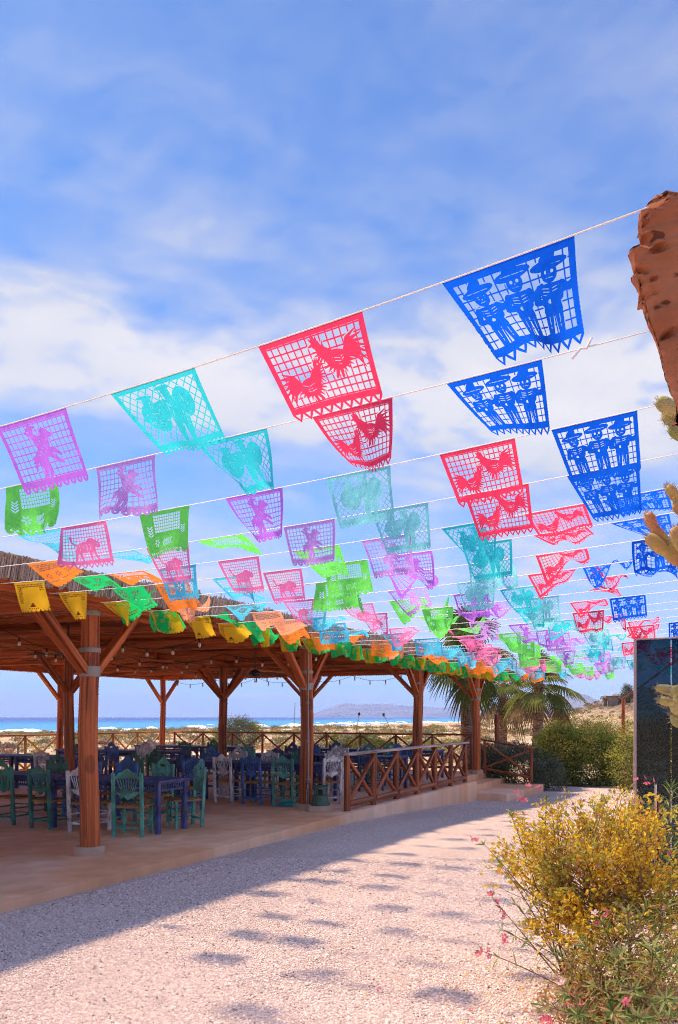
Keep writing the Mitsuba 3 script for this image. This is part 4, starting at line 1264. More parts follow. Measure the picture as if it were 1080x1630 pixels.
# the cable off to the right that the strings are tied to
ck = thing('support_cable', 'grey steel cable out to the right that carries the banner strings', 'cable')
zz = [2.45, 6, 10, 14, 18, 22]
put('wire', shape(tube([V(0.468 * y - 0.245, y, 3.045) for y in zz], 0.006, 6), 'strap_metal', True), ck)
for y in (14.0, 22.0):
    put('pole', shape(log(V(0.468 * y - 0.19, y, H(0.468 * y - 0.19, y) - 0.1), V(0.468 * y - 0.19, y, 3.12), 0.04, 0.035, 8), 'grey_wood', True), ck)
# ------------------------------------------------------------------ leaves and stems
def leafmat(name, c, trans=0.55, rough=0.5, var=0.25):
    c = np.array(c)

    def fn(p, n, uv):
        a = P.cell_rand(p.x * 23, p.y * 23, p.z * 23)
        b = P.fbm(p.x * 2.2, p.y * 2.2, p.z * 2.2, 2)
        return mi.Color3f(list(map(float, c))) * ((1 - var) + var * 1.3 * a + 0.35 * (b - 0.5))
    scene[name] = {'type': 'principledthin', 'base_color': mikit.proc(fn), 'roughness': rough, 'diff_trans': trans, 'eta': 1.4}
    return name


leafmat('leaf_yellow', (0.92, 0.67, 0.07), 1.15)
leafmat('leaf_orange', (0.86, 0.42, 0.08), 1.0)
leafmat('leaf_olive', (0.52, 0.50, 0.10), 1.0)
leafmat('leaf_oleander', (0.10, 0.18, 0.05), 0.6, 0.38)
leafmat('leaf_pale', (0.36, 0.42, 0.15), 0.75, 0.4)
leafmat('leaf_dry', (0.52, 0.33, 0.18), 0.6)
leafmat('leaf_grey', (0.17, 0.195, 0.15), 0.6)
leafmat('leaf_green', (0.13, 0.175, 0.04), 0.8)
leafmat('leaf_ygreen', (0.30, 0.28, 0.07), 0.8)
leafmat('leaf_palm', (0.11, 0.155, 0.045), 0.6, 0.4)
leafmat('leaf_palm_lit', (0.24, 0.265, 0.075), 0.7, 0.4)  # palm leaf copy with sunlight put into a brighter yellow-green
leafmat('leaf_palm_dead', (0.25, 0.165, 0.09), 0.4, 0.6)
leafmat('petal_pink', (0.86, 0.20, 0.30), 0.7)
leafmat('petal_white', (0.85, 0.62, 0.64), 0.7)
bs('twig', prin(lambda p, n, uv: P.mix((0.14, 0.075, 0.045), (0.34, 0.20, 0.12), P.fbm(p.x * 30, p.y * 30, p.z * 12, 3)), 0.85, 0.15))
bs('twig_red', prin((0.30, 0.12, 0.06), 0.7, 0.2))
bs('trunk_palm', prin(lambda p, n, uv: P.mix((0.14, 0.085, 0.06), (0.42, 0.27, 0.20), P.smoothstep(0.3, 0.7, P.fbm(p.x * 8, p.y * 8, p.z * 26, 4))), 0.9, 0.1))


def orient(dirs, ups=None):
    """Frames (x, y, z rows) with y along dirs."""
    y = dirs / (np.linalg.norm(dirs, axis=1, keepdims=True) + 1e-9)
    r = rng.normal(size=y.shape) if ups is None else ups
    x = np.cross(y, r); x /= (np.linalg.norm(x, axis=1, keepdims=True) + 1e-9)
    z = np.cross(x, y)
    return x, y, z


LEAF = {'ovate': (np.array([[0, 0, 0], [-0.5, 0.42, 0.10], [0, 0.45, -0.03], [0.5, 0.42, 0.10], [-0.36, 0.78, 0.06], [0.36, 0.78, 0.06], [0, 1, -0.08]]), np.array([[0, 2, 1], [0, 3, 2], [1, 2, 4], [2, 3, 5], [2, 6, 4], [2, 5, 6]])),
        'lance': (np.array([[0, 0, 0], [-0.5, 0.35, 0.10], [0, 0.38, -0.02], [0.5, 0.35, 0.10], [-0.4, 0.7, 0.06], [0.4, 0.7, 0.06], [0, 1, -0.14]]), np.array([[0, 2, 1], [0, 3, 2], [1, 2, 4], [2, 3, 5], [2, 6, 4], [2, 5, 6]])),
        'quad': (np.array([[0, 0, 0], [-0.5, 0.5, 0.1], [0.5, 0.5, 0.1], [0, 1, 0]]), np.array([[0, 2, 1], [1, 2, 3]]))}


def scatter(kind, pos, dirs, L, wd, ups=None):
    bv, bf = LEAF[kind]
    x, y, z = orient(dirs, ups)
    L = np.broadcast_to(L, len(pos))[:, None, None]
    wd = np.broadcast_to(wd, len(pos))[:, None, None]
    v = pos[:, None] + bv[None, :, 0:1] * wd * x[:, None] + bv[None, :, 1:2] * L * y[:, None] + bv[None, :, 2:3] * wd * z[:, None]
    f = bf[None] + (np.arange(len(pos)) * len(bv))[:, None, None]
    return v.reshape(-1, 3), f.reshape(-1, 3)


def rand_dirs(n, up=0.3):
    d = rng.normal(size=(n, 3)); d /= np.linalg.norm(d, axis=1, keepdims=True)
    d[:, 2] += up
    return d / np.linalg.norm(d, axis=1, keepdims=True)


def bush(name, label, clumps, n, leaf, mats, L, wd, kind='quad', cat='bush', stems=14, stem_r=0.012, shell=0.55, group=None, twigs=True):
    """clumps: (centre, radii, weight); leaves sit in tufts through the outer part of each clump."""
    k = thing(name, label, cat, group)
    base = np.mean([c[0] for c in clumps], 0)
    wts = np.array([c[2] for c in clumps], float); wts /= wts.sum()
    per = 14
    nt = n // per
    pick = rng.choice(len(clumps), nt, p=wts)
    d = rand_dirs(nt, 0.25)
    rr = shell + (1 - shell) * rng.random(nt) ** 0.6
    C = np.array([c[0] for c in clumps])[pick]; R = np.array([c[1] for c in clumps])[pick]
    lump = 0.80 + 0.42 * meshkit.fbm(d * 2.6 + pick[:, None] * 5.0, 3, 3)
    tuft = C + d * R * (rr * lump)[:, None]
    g = ground_h(tuft[:, 0], tuft[:, 1])
    ok = tuft[:, 2] > g + 0.03
    tuft, d = tuft[ok], d[ok]
    which = rng.choice(len(mats), len(tuft), p=np.array([m[1] for m in mats]) / sum(m[1] for m in mats))
    # like colours keep together in patches
    patch = meshkit.fbm(tuft * (1.6 / max(0.3, float(np.mean(R)))), 3, 12)
    order = np.argsort(patch + 0.25 * rng.random(len(tuft)))
    which = np.sort(which)[np.argsort(order)]
    for mi_, (mat, _) in enumerate(mats):
        tt = tuft[which == mi_]; dd = d[which == mi_]
        if not len(tt): continue
        pos = np.repeat(tt, per, 0) + rng.normal(size=(len(tt) * per, 3)) * np.array([1, 1, 0.8]) * L * 1.3
        dr_ = np.repeat(dd, per, 0) * 0.5 + rand_dirs(len(pos), 0.15) * 0.9
        v, f = scatter(kind, pos, dr_, L * rng.uniform(0.6, 1.25, len(pos)), wd * rng.uniform(0.7, 1.2, len(pos)))
        put('leaves', mikit.ply((v, f), mat, smooth=False), k, stuff=True)
    if twigs:
        ms = []
        for i in range(stems):
            c = clumps[rng.integers(len(clumps))]
            a = rng.random() * 2 * PI
            b = np.array([base[0] + rng.normal() * c[1][0] * 0.25, base[1] + rng.normal() * 0.1, 0]); b[2] = H(b[0], b[1]) - 0.05
            e = np.array(c[0]) + rand_dirs(1, 0.4)[0] * np.array(c[1]) * 0.85
            mid = b * 0.5 + e * 0.5 + rng.normal(size=3) * 0.12 * np.mean(c[1])
            ms.append(tube([b, mid * 0.6 + b * 0.4, mid, e], [stem_r, stem_r * 0.8, stem_r * 0.6, stem_r * 0.25], 5, False))
        put('stems', shape(join(ms), 'twig', True), k, stuff=True)
    return k


def at_px(px, y, dz=0.0):
    x = (px - 540) / F * y
    return V(x, y, H(x, y) + dz)


# bushes beside and behind the court
p = at_px(822, 25.5)
bush('grey_bush', 'rounded silvery grey bush beside the dark railing', [(p + V(0, 0, 0.62), V(1.1, 0.8, 0.78), 3), (p + V(-0.8, 0.2, 0.6), V(0.6, 0.6, 0.75), 1.5), (p + V(0.95, 0.1, 0.4), V(0.55, 0.6, 0.6), 1)], 28000, None, [('leaf_grey', 5), ('leaf_green', 1)], 0.07, 0.030, stems=26)
p = at_px(940, 27.5)
bush('green_bush', 'broad green shrub left of the dark glass, yellowing on top', [(p + V(0, 0, 0.75), V(1.25, 0.9, 1.05), 3), (p + V(-0.95, 0.4, 0.85), V(0.7, 0.6, 1.1), 2), (p + V(0.95, 0.1, 0.45), V(0.6, 0.6, 0.75), 1.2)], 40000, None, [('leaf_green', 5), ('leaf_ygreen', 3)], 0.085, 0.036, stems=26)
p = at_px(930, 38)
bush('yellow_bush', 'yellow-green scrub bush standing behind the green shrub', [(p + V(-0.6, 0, 1.05), V(1.6, 1.0, 1.25), 3), (p + V(1.2, 0.4, 1.0), V(1.3, 0.9, 1.1), 2), (p + V(-1.6, -0.3, 0.6), V(0.7, 0.7, 0.8), 1)], 26000, None, [('leaf_ygreen', 5), ('leaf_green', 1), ('leaf_dry', 1)], 0.075, 0.03, stems=20)
p = at_px(1008, 26.0)
bush('dry_bush', 'leafless grey-tan twiggy bush just left of the dark glass', [(p + V(0, 0, 0.6), V(0.5, 0.4, 0.75), 1)], 2600, None, [('leaf_dry', 1), ('leaf_grey', 1)], 0.045, 0.014, stems=70, stem_r=0.009)
p = at_px(1052, 22.0)
bush('dark_bush', 'dark green bush standing behind the tinted glass', [(p + V(0, 0, 1.0), V(1.3, 0.8, 1.2), 3), (p + V(1.3, 0.3, 0.9), V(1.0, 0.8, 1.1), 2)], 22000, None, [('leaf_green', 3), ('leaf_olive', 1)], 0.07, 0.028, stems=16)
p = at_px(382, 62)
bush('round_bush', 'round grey-green bush on the dune seen between two back posts', [(p + V(0, 0, 0.9), V(1.7, 1.4, 1.35), 3), (p + V(-0.9, 0, 0.6), V(1.0, 1.0, 0.9), 1)], 14000, None, [('leaf_grey', 2), ('leaf_ygreen', 2)], 0.13, 0.05)
p = at_px(560, 44)
bush('dune_bush', 'wide pale-flowered dune bush behind the far railing', [(p + V(-1.4, 0, 0.55), V(1.5, 1.0, 0.95), 3), (p + V(0.3, 0.4, 0.55), V(1.4, 1.0, 0.85), 3), (p + V(1.7, 0.2, 0.4), V(1.2, 0.9, 0.7), 2)], 26000, None, [('leaf_green', 3), ('leaf_ygreen', 2), ('petal_white', 0.6)], 0.085, 0.035)
p = at_px(690, 48)
bush('dune_bush', 'low yellow-green dune bush seen under the palm fronds', [(p + V(-0.8, 0, 0.25), V(1.6, 1.0, 0.6), 3), (p + V(1.5, 0.4, 0.3), V(1.4, 1.0, 0.6), 2)], 12000, None, [('leaf_ygreen', 3), ('leaf_grey', 1), ('leaf_dry', 1)], 0.085, 0.035)

# scrub that nobody could count: on the dunes and on the hill
def scrub_field():
    pos, L = [], []
    n = 5200
    y = 40 + 190 * rng.random(n) ** 1.2
    px = rng.uniform(-60, 1250, n)
    x = (px - 540) / F * y
    w = shore(x, y)
    patch = meshkit.fbm(np.stack([x * 0.07, y * 0.07, 0 * x], -1), 4, 17)
    ok = (w < -24) & ((patch > 0.40) | ((z_ := ground_h(x, y)) > 1.2)) & ~((px < 700) & (y < 50))
    x, y = x[ok], y[ok]
    z = ground_h(x, y)
    r = rng.uniform(0.25, 0.75, len(x)) * np.interp(y, [40, 200], [0.7, 1.35])
    return x, y, z, r


sx_, sy_, sz_, sr_ = scrub_field()
per = 40
d = rand_dirs(len(sx_) * per, 0.5); d[:, 2] = np.abs(d[:, 2])
rr = np.repeat(sr_, per)
pos = np.repeat(np.stack([sx_, sy_, sz_], 1), per, 0) + d * (rr * (0.55 + 0.45 * rng.random(len(rr))))[:, None] * V(1.2, 1.2, 0.75)
for m_, sel in (('leaf_ygreen', 0), ('leaf_grey', 1), ('leaf_dry', 2)):
    kk_ = np.repeat(rng.choice(3, len(sx_), p=[0.4, 0.25, 0.35]) == sel, per)
    v, f = scatter('quad', pos[kk_], rand_dirs(int(kk_.sum()), 0.4), rr[kk_] * 0.42, rr[kk_] * 0.20)
    k = put('dune_scrub', mikit.ply((v, f), m_)); tag(k, {'leaf_ygreen': 'yellow-green scrub dotted over the dunes and hill', 'leaf_grey': 'grey scrub dotted over the dunes and hill', 'leaf_dry': 'dry straw-coloured scrub over the dunes and hill'}[m_], 'scrub', kind='stuff')


# ------------------------------------------------------------------ fan palms
def fan_leaf(base, d, pet, blade, droop, nseg=34, span=150, mat=None):
    """Petiole and pleated fan blade with split, drooping tips."""
    d = unit(d)
    side = unit(np.cross(d, V(0, 0, 1)))
    up = np.cross(side, d)
    pts = [base + d * pet * t + V(0, 0, -droop * pet * 0.5 * t * t) for t in np.linspace(0, 1, 6)]
    hub = pts[-1]
    dd = unit(pts[-1] - pts[-2])
    up2 = unit(np.cross(side, dd))
    vs, fs = [], []
    for i in range(nseg):
        a = math.radians(-span + 2 * span * (i + 0.5) / nseg)
        w = math.radians(span / nseg) * 1.0
        ln = blade * (0.80 + 0.2 * math.cos(a * 0.8)) * rng.uniform(0.92, 1.06)
        dirs = lambda t: dd * math.cos(t) + side * math.sin(t)
        n0 = len(vs)
        fold = 0.02 * (1 if i % 2 else -1)
        prev = None
        for j, q in enumerate((0.06, 0.35, 0.62, 0.84, 1.0)):
            ww = w * (1.0 if q < 0.62 else max(0.06, (1 - q) / 0.40))
            c = hub + dirs(a) * ln * q + V(0, 0, -1) * droop * blade * (q ** 2.6) * 0.55 * (0.6 + 0.5 * abs(math.sin(a))) + up2 * (0.10 * blade * abs(math.sin(a)) * q) 
            if q > 0.62: c = c + V(0, 0, -1) * (q - 0.62) * blade * 0.35 * rng.uniform(0.4, 1.4)
            tan = dirs(a + PI / 2)
            hw = ln * q * math.tan(ww)
            vs += [c - tan * hw, c + up2 * fold * blade * min(q * 2, 1), c + tan * hw]
        for j in range(4):
            k = n0 + j * 3
            fs += [(k, k + 3, k + 4), (k, k + 4, k + 1), (k + 1, k + 4, k + 5), (k + 1, k + 5, k + 2)]
    return pts, np.array(vs), np.array(fs)


def palm(label, x, y, crown, tr, fronds, name='fan_palm', lit=0.5, dead=0.15, skirt=6, lean_=(0, 0)):
    k = thing(name, label, 'palm tree')
    g = H(x, y)
    top = V(x + lean_[0], y + lean_[1], crown)
    n = 22
    pts = [V(x, y, g - 0.1) + (top - V(x, y, g - 0.1)) * t for t in np.linspace(0, 1, n)]
    put('trunk', shape(tube(pts, [tr * (1.18 - 0.3 * t + 0.05 * (i % 2)) for i, t in enumerate(np.linspace(0, 1, n))], 14, True, 0.05), 'trunk_palm', True), k)
    boots = []
    for i in range(60):
        t = 0.15 + 0.85 * rng.random()
        a = rng.random() * 2 * PI
        c = pts[0] + (top - pts[0]) * t + V(math.cos(a), math.sin(a), 0) * tr * 0.95
        boots.append(beam(c, c + V(math.cos(a) * 0.06, math.sin(a) * 0.06, 0.14) * rng.uniform(0.7, 1.4), 0.05, 0.02, 0.003))
    put('leaf_bases', shape(join(boots), 'trunk_palm'), k, stuff=True)
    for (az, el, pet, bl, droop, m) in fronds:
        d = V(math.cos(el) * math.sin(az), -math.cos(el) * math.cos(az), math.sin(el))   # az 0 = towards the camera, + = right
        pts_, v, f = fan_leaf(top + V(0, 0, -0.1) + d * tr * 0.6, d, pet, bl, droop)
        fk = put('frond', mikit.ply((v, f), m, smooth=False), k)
        put('petiole', shape(tube(pts_, [0.022, 0.018, 0.015, 0.013, 0.012, 0.012], 6, False), 'leaf_palm_lit' if m != 'leaf_palm_dead' else 'twig', True), fk)
    return k


def frond_set(n, pet, bl, seed, lit=0.45, dead=0.15, lo=-50, hi=80):
    r = random.Random(seed)
    out = []
    for i in range(n):
        az = i * 2.399 + r.uniform(-0.3, 0.3)
        t = i / max(1, n - 1)
        el = math.radians(hi + (lo - hi) * t + r.uniform(-8, 8))
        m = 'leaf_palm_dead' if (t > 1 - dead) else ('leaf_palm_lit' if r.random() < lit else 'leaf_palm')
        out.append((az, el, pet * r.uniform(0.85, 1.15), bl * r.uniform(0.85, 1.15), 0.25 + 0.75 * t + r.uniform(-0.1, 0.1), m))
    return out


px_ = at_px(744, 27.2)
palm('tall dark fan palm right behind the last front post, its crown above the roof', px_[0], 27.2, 3.75, 0.19, frond_set(15, 0.85, 0.90, 3, 0.25, 0.0, -30, 82))
px_ = at_px(857, 30.5)
palm('sunlit fan palm with pinkish trunk standing over the green shrub', px_[0], 30.5, 2.85, 0.185, frond_set(20, 0.72, 0.80, 8, 0.8, 0.12, -34, 80))
px_ = at_px(800, 33.5)
palm('shorter fan palm with brown hanging fronds between the other two palms', px_[0], 33.5, 2.95, 0.17, frond_set(12, 0.65, 0.80, 14, 0.35, 0.3, -50, 60))


# ------------------------------------------------------------------ near shrubs at the lower right
def bez(a, b, bulge, n=9):
    t = np.linspace(0, 1, n)[:, None]
    m = (a + b) / 2 + bulge
    return (1 - t) ** 2 * a + 2 * t * (1 - t) * m + t * t * b


def yellow_shrub():
    k = thing('yellow_shrub', 'sprawling shrub of small yellow and orange leaves at the edge of the gravel', 'shrub')
    root = at_px(925, 5.35)
    env = [(V(1.50, 5.35, 0.88), V(0.46, 0.42, 0.26), 4), (V(1.86, 5.45, 0.88), V(0.38, 0.4, 0.27), 3), (V(1.22, 5.3, 0.74), V(0.27, 0.3, 0.22), 1.5), (V(1.66, 5.15, 0.58), V(0.55, 0.32, 0.26), 3.0), (V(1.28, 5.15, 0.46), V(0.22, 0.25, 0.18), 0.9), (V(1.95, 5.2, 0.52), V(0.28, 0.25, 0.2), 1.0), (V(1.62, 4.75, 0.30), V(0.42, 0.3, 0.22), 1.6)]
    twigs, pos, dr_ = [], [], []
    limbs = []
    for i in range(7):
        c = env[rng.choice(7, p=[0.28, 0.19, 0.11, 0.18, 0.07, 0.08, 0.09])]
        e = c[0] + rand_dirs(1, 0.2)[0] * c[1] * 0.6
        pts = bez(root + V(rng.normal() * 0.05, rng.normal() * 0.05, -0.05), e, V(rng.normal() * 0.08, rng.normal() * 0.08, 0.05))
        limbs.append(pts)
        twigs.append(tube(pts, np.linspace(0.009 if i else 0.020, 0.004, 9), 6, False, 0.04))
    for i in range(470):
        c = env[rng.choice(7, p=[0.25, 0.19, 0.10, 0.20, 0.07, 0.09, 0.10])]
        dd = rand_dirs(1, 0.3)[0]
        e = c[0] + dd * c[1] * (0.45 + 0.75 * rng.random() ** 0.7)
        lb = limbs[rng.integers(7)]
        j = np.argmin(np.linalg.norm(lb - e, axis=1)); a = lb[max(0, j - 1)]
        if np.linalg.norm(a - e) > 0.5: a = e + unit(a - e) * 0.45
        pts = bez(a, e, rng.normal(size=3) * 0.03, 6)
        twigs.append(tube(pts, np.linspace(0.0030, 0.0012, 6), 4, False))
        m = int(rng.integers(6, 44))
        f = rng.random(m) ** 0.6
        q = a + (e - a) * f[:, None] + rng.normal(size=(m, 3)) * 0.022
        pos.append(q); dr_.append(rand_dirs(m, 0.25) * 0.8 + unit(e - a) * 0.5)
    put('stems', shape(join(twigs), 'twig', True), k, stuff=True)
    pos, dr_ = np.vstack(pos), np.vstack(dr_)
    patch = meshkit.fbm(pos * 5.5, 3, 5) + 0.10 * rng.normal(size=len(pos)) - 0.12 * np.clip((0.62 - pos[:, 2]) * 2, -0.3, 1)
    rank = np.argsort(np.argsort(patch)) / len(pos)
    lim = [0, 0.33, 0.37, 0.48, 1.0]
    for i, m in enumerate(('leaf_olive', 'leaf_dry', 'leaf_orange', 'leaf_yellow')):
        s = (rank >= lim[i]) & (rank < lim[i + 1])
        v, f = scatter('ovate', pos[s], dr_[s], rng.uniform(0.020, 0.042, s.sum()), rng.uniform(0.012, 0.023, s.sum()))
        put('leaves', mikit.ply((v, f), m), k, stuff=True)
    return k


yellow_shrub()
PETAL = None
fr = random.Random(5)


def flower(parent, p, d, r, mat):
    x, y, z = orient(np.array([d]))
    vs, fs = [], []
    for i in range(5):
        a = i * 2 * PI / 5
        e = x[0] * math.cos(a) + z[0] * math.sin(a)
        s_ = np.cross(y[0], e)
        n = len(vs)
        for u, w, h in ((0.1, 0.05, 0.0), (0.55, 0.34, 0.12), (0.95, 0.30, 0.30), (1.05, 0.0, 0.36), (0.95, -0.30, 0.30), (0.55, -0.34, 0.12)):
            vs.append(p + (e * u + s_ * w + y[0] * h) * r)
        fs += [(n, n + 1, n + 5), (n + 1, n + 2, n + 5), (n + 2, n + 4, n + 5), (n + 2, n + 3, n + 4)]
    return put('flower', mikit.ply((np.array(vs), np.array(fs)), mat), parent)


BLADE = {}
for j in range(4):
    n = 7
    t = np.linspace(0, 1, n)
    w = np.sin(np.clip(t * 1.04, 0, 1) ** 0.75 * PI) * 0.5 + 0.02
    droop = -(0.10 + 0.09 * j) * t ** 2
    v = np.vstack([np.stack([-w * 0.13, t, droop + 0.02 * w], 1), np.stack([0 * t, t, droop - 0.012], 1), np.stack([w * 0.13, t, droop + 0.02 * w], 1)])
    f = []
    for i in range(n - 1):
        f += [(i, n + i, n + i + 1), (i, n + i + 1, i + 1), (n + i, 2 * n + i, 2 * n + i + 1), (n + i, 2 * n + i + 1, n + i + 1)]
    BLADE[j] = (v, np.array(f))
BL = {(j, m): mikit.ply(BLADE[j], m, smooth=True) for j in BLADE for m in ('leaf_oleander', 'leaf_pale', 'leaf_dry')}


def oleander(label, root, tips, whorls, L, mats, single=120, flowers=(), name='oleander', wst=(0.008, 0.003)):
    """Upright stems with long narrow leaves in whorls; the largest leaves are parts of their own, the rest one part."""
    k = thing(name, label, 'shrub')
    st, allv, allf, nn, made = [], {m: [] for m in mats}, {}, 0, 0
    for ti, tip in enumerate(tips):
        r0 = root + V(rng.normal() * 0.06, rng.normal() * 0.05, -0.05)
        pts = bez(r0, np.asarray(tip, float), V(rng.normal() * 0.05, rng.normal() * 0.05, 0.06 + 0.05 * rng.random()), 10)
        st.append(tube(pts, np.linspace(wst[0], wst[1], 10), 5, False))
        for w in range(whorls):
            t = 1 - 0.62 * (w / whorls) ** 1.1
            i = min(8, int(t * 9)); fr_ = t * 9 - i
            p = pts[i] + (pts[i + 1] - pts[i]) * fr_
            ax = unit(pts[i + 1] - pts[i])
            m_n = 3 if w else 5
            for q in range(m_n):
                a = w * 1.05 + q * 2 * PI / m_n + rng.uniform(-0.3, 0.3)
                e1, e2, _ = frame(ax)
                spread = 0.55 + 0.5 * (w / whorls) + rng.uniform(-0.1, 0.25)
                d = unit(ax * (1.0 - 0.55 * spread) + (e1 * math.cos(a) + e2 * math.sin(a)) * spread)
                ln = L * rng.uniform(0.7, 1.15) * (0.75 if w == 0 else 1.0)
                up = unit(ax + 0.2 * rng.normal(size=3))
                x = unit(np.cross(d, up)); z = np.cross(x, d)
                m = mats[int(rng.random() ** 1.3 * len(mats))]
                M = np.eye(4); M[:3, 0], M[:3, 1], M[:3, 2], M[:3, 3] = x * ln, d * ln, z * ln, p
                j = int(rng.integers(4))
                if made < single and w < 5:
                    put('leaf', BL[(j, m)], k, to_world=T(M.tolist()))
                    made += 1
                else:
                    allv[m].append((BLADE[j][0] @ M[:3, :3].T + p, BLADE[j][1]))
    for m in mats:
        if allv[m]:
            jv = join(allv[m])
            put('leaves', mikit.ply((jv[0], jv[1]), m, smooth=True), k, stuff=True)
    put('stems', shape(join(st), 'twig', True), k, stuff=True)
    for (p, m, n) in flowers:
        for i in range(n):
            flower(k, np.asarray(p, float) + rng.normal(size=3) * 0.028, rand_dirs(1, 0.6)[0], rng.uniform(0.016, 0.026), m)
    return k


def P3(px, py, y):
    """The point at distance y that stands at this place of the photograph."""
    return V((px - 540) / F * y, y, 1.65 + (1141 - py) / F * y)


r_ = P3(1105, 1560, 5.9); r_[2] = H(r_[0], r_[1])
oleander('dark oleander with long narrow leaves at the right edge beside the metal stake', r_, [P3(x, y, z) for x, y, z in ((1040, 1285, 5.9), (1068, 1255, 6.0), (1085, 1262, 5.8), (1060, 1330, 5.7), (1040, 1400, 5.7), (1078, 1380, 5.5), (1100, 1300, 5.6), (1030, 1450, 5.6), (1072, 1440, 5.4), (1110, 1390, 5.4), (1090, 1330, 6.1), (1055, 1295, 6.2))], 12, 0.125, ['leaf_oleander', 'leaf_pale', 'leaf_oleander'], 150, [(P3(1066, 1350, 5.7), 'petal_pink', 2), (P3(1080, 1310, 5.8), 'petal_pink', 2)])
r_ = P3(985, 1700, 4.55); r_[2] = H(r_[0], r_[1])
oleander('pale green oleander spilling over the lower right corner', r_, [P3(x, y, z) for x, y, z in ((960, 1470, 4.7), (1000, 1450, 4.7), (1030, 1445, 4.6), (1062, 1440, 4.6), (930, 1500, 4.6), (890, 1520, 4.7), (985, 1520, 4.4), (1040, 1510, 4.3), (1075, 1530, 4.2), (1010, 1575, 4.2), (950, 1570, 4.4), (900, 1580, 4.5), (860, 1600, 4.5), (1060, 1590, 4.1), (975, 1610, 4.2), (920, 1615, 4.3), (1090, 1480, 4.4), (1020, 1620, 4.1), (1078, 1620, 4.0))], 13, 0.10, ['leaf_pale', 'leaf_oleander', 'leaf_pale', 'leaf_dry'], 150, [(P3(958, 1462, 4.7), 'petal_pink', 3), (P3(950, 1452, 4.7), 'petal_white', 2), (P3(925, 1592, 4.4), 'petal_pink', 4), (P3(870, 1625, 4.4), 'petal_pink', 4), (P3(900, 1560, 4.5), 'petal_white', 3), (P3(1000, 1600, 4.2), 'petal_pink', 2)], wst=(0.009, 0.003))
r_ = P3(925, 1560, 5.2); r_[2] = H(r_[0], r_[1])
oleander('thin oleander branches with pink flowers reaching left over the gravel', r_, [P3(x, y, z) for x, y, z in ((772, 1345, 5.2), (795, 1372, 5.2), (770, 1515, 5.0), (800, 1480, 5.1), (785, 1430, 5.1), (815, 1300, 5.3), (870, 1275, 5.4), (845, 1500, 5.0), (822, 1440, 5.1))], 4, 0.085, ['leaf_pale', 'leaf_oleander'], 60, [(P3(757, 1338, 5.2), 'petal_pink', 3), (P3(784, 1432, 5.1), 'petal_pink', 5), (P3(800, 1462, 5.1), 'petal_pink', 4), (P3(800, 1495, 5.0), 'petal_pink', 4), (P3(768, 1520, 5.0), 'petal_pink', 4), (P3(828, 1262, 5.3), 'petal_pink', 4), (P3(838, 1258, 5.3), 'petal_pink', 3), (P3(1030, 1252, 5.5), 'petal_pink', 4), (P3(1012, 1335, 5.4), 'petal_white', 4)], wst=(0.006, 0.002))
# dry fallen litter and straw under the shrubs
r_ = P3(940, 1640, 4.5); r_[2] = H(r_[0], r_[1])
bush('dry_undergrowth', 'tangle of dry straw-brown twigs and leaves at the foot of the near shrubs', [(V(1.55, 4.75, 0.12), V(0.38, 0.35, 0.26), 2), (V(1.75, 4.5, 0.16), V(0.35, 0.3, 0.32), 2), (V(1.35, 4.6, 0.05), V(0.28, 0.25, 0.14), 1)], 4200, None, [('leaf_dry', 3), ('leaf_orange', 0.7), ('leaf_olive', 1.2)], 0.04, 0.012, 'lance', 'undergrowth', stems=60, stem_r=0.005, shell=0.2)

# ------------------------------------------------------------------ prickly pear at the right edge
def cactus_col(p, n, uv):
    a = P.fbm(p.x * 9, p.y * 9, p.z * 9, 3)
    f1, f2, r = P.voronoi(p.x * 34 + p.y * 20, p.z * 34)
    c = P.mix((0.30, 0.33, 0.09), (0.56, 0.50, 0.20), P.smoothstep(0.3, 0.7, a))
    return P.mix(c, (0.62, 0.42, 0.22), P.smoothstep(0.16, 0.06, f1) * 0.8)


bs('cactus_skin', prin(cactus_col, 0.55, 0.3), bump=(lambda p, n, uv: P.fbm(p.x * 26, p.y * 26, p.z * 26, 3), 0.008, 1e-3))


def cactus_dry(p, n, uv):
    a = P.fbm(p.x * 11, p.y * 11, p.z * 11, 3)
    return P.mix((0.52, 0.40, 0.13), (0.58, 0.27, 0.12), P.smoothstep(0.35, 0.65, a))


bs('cactus_skin_dry', prin(cactus_dry, 0.6, 0.3))
SPINES = []
ck = thing('prickly_pear', 'prickly pear cactus whose yellow-green pads reach in from the right edge', 'cactus')


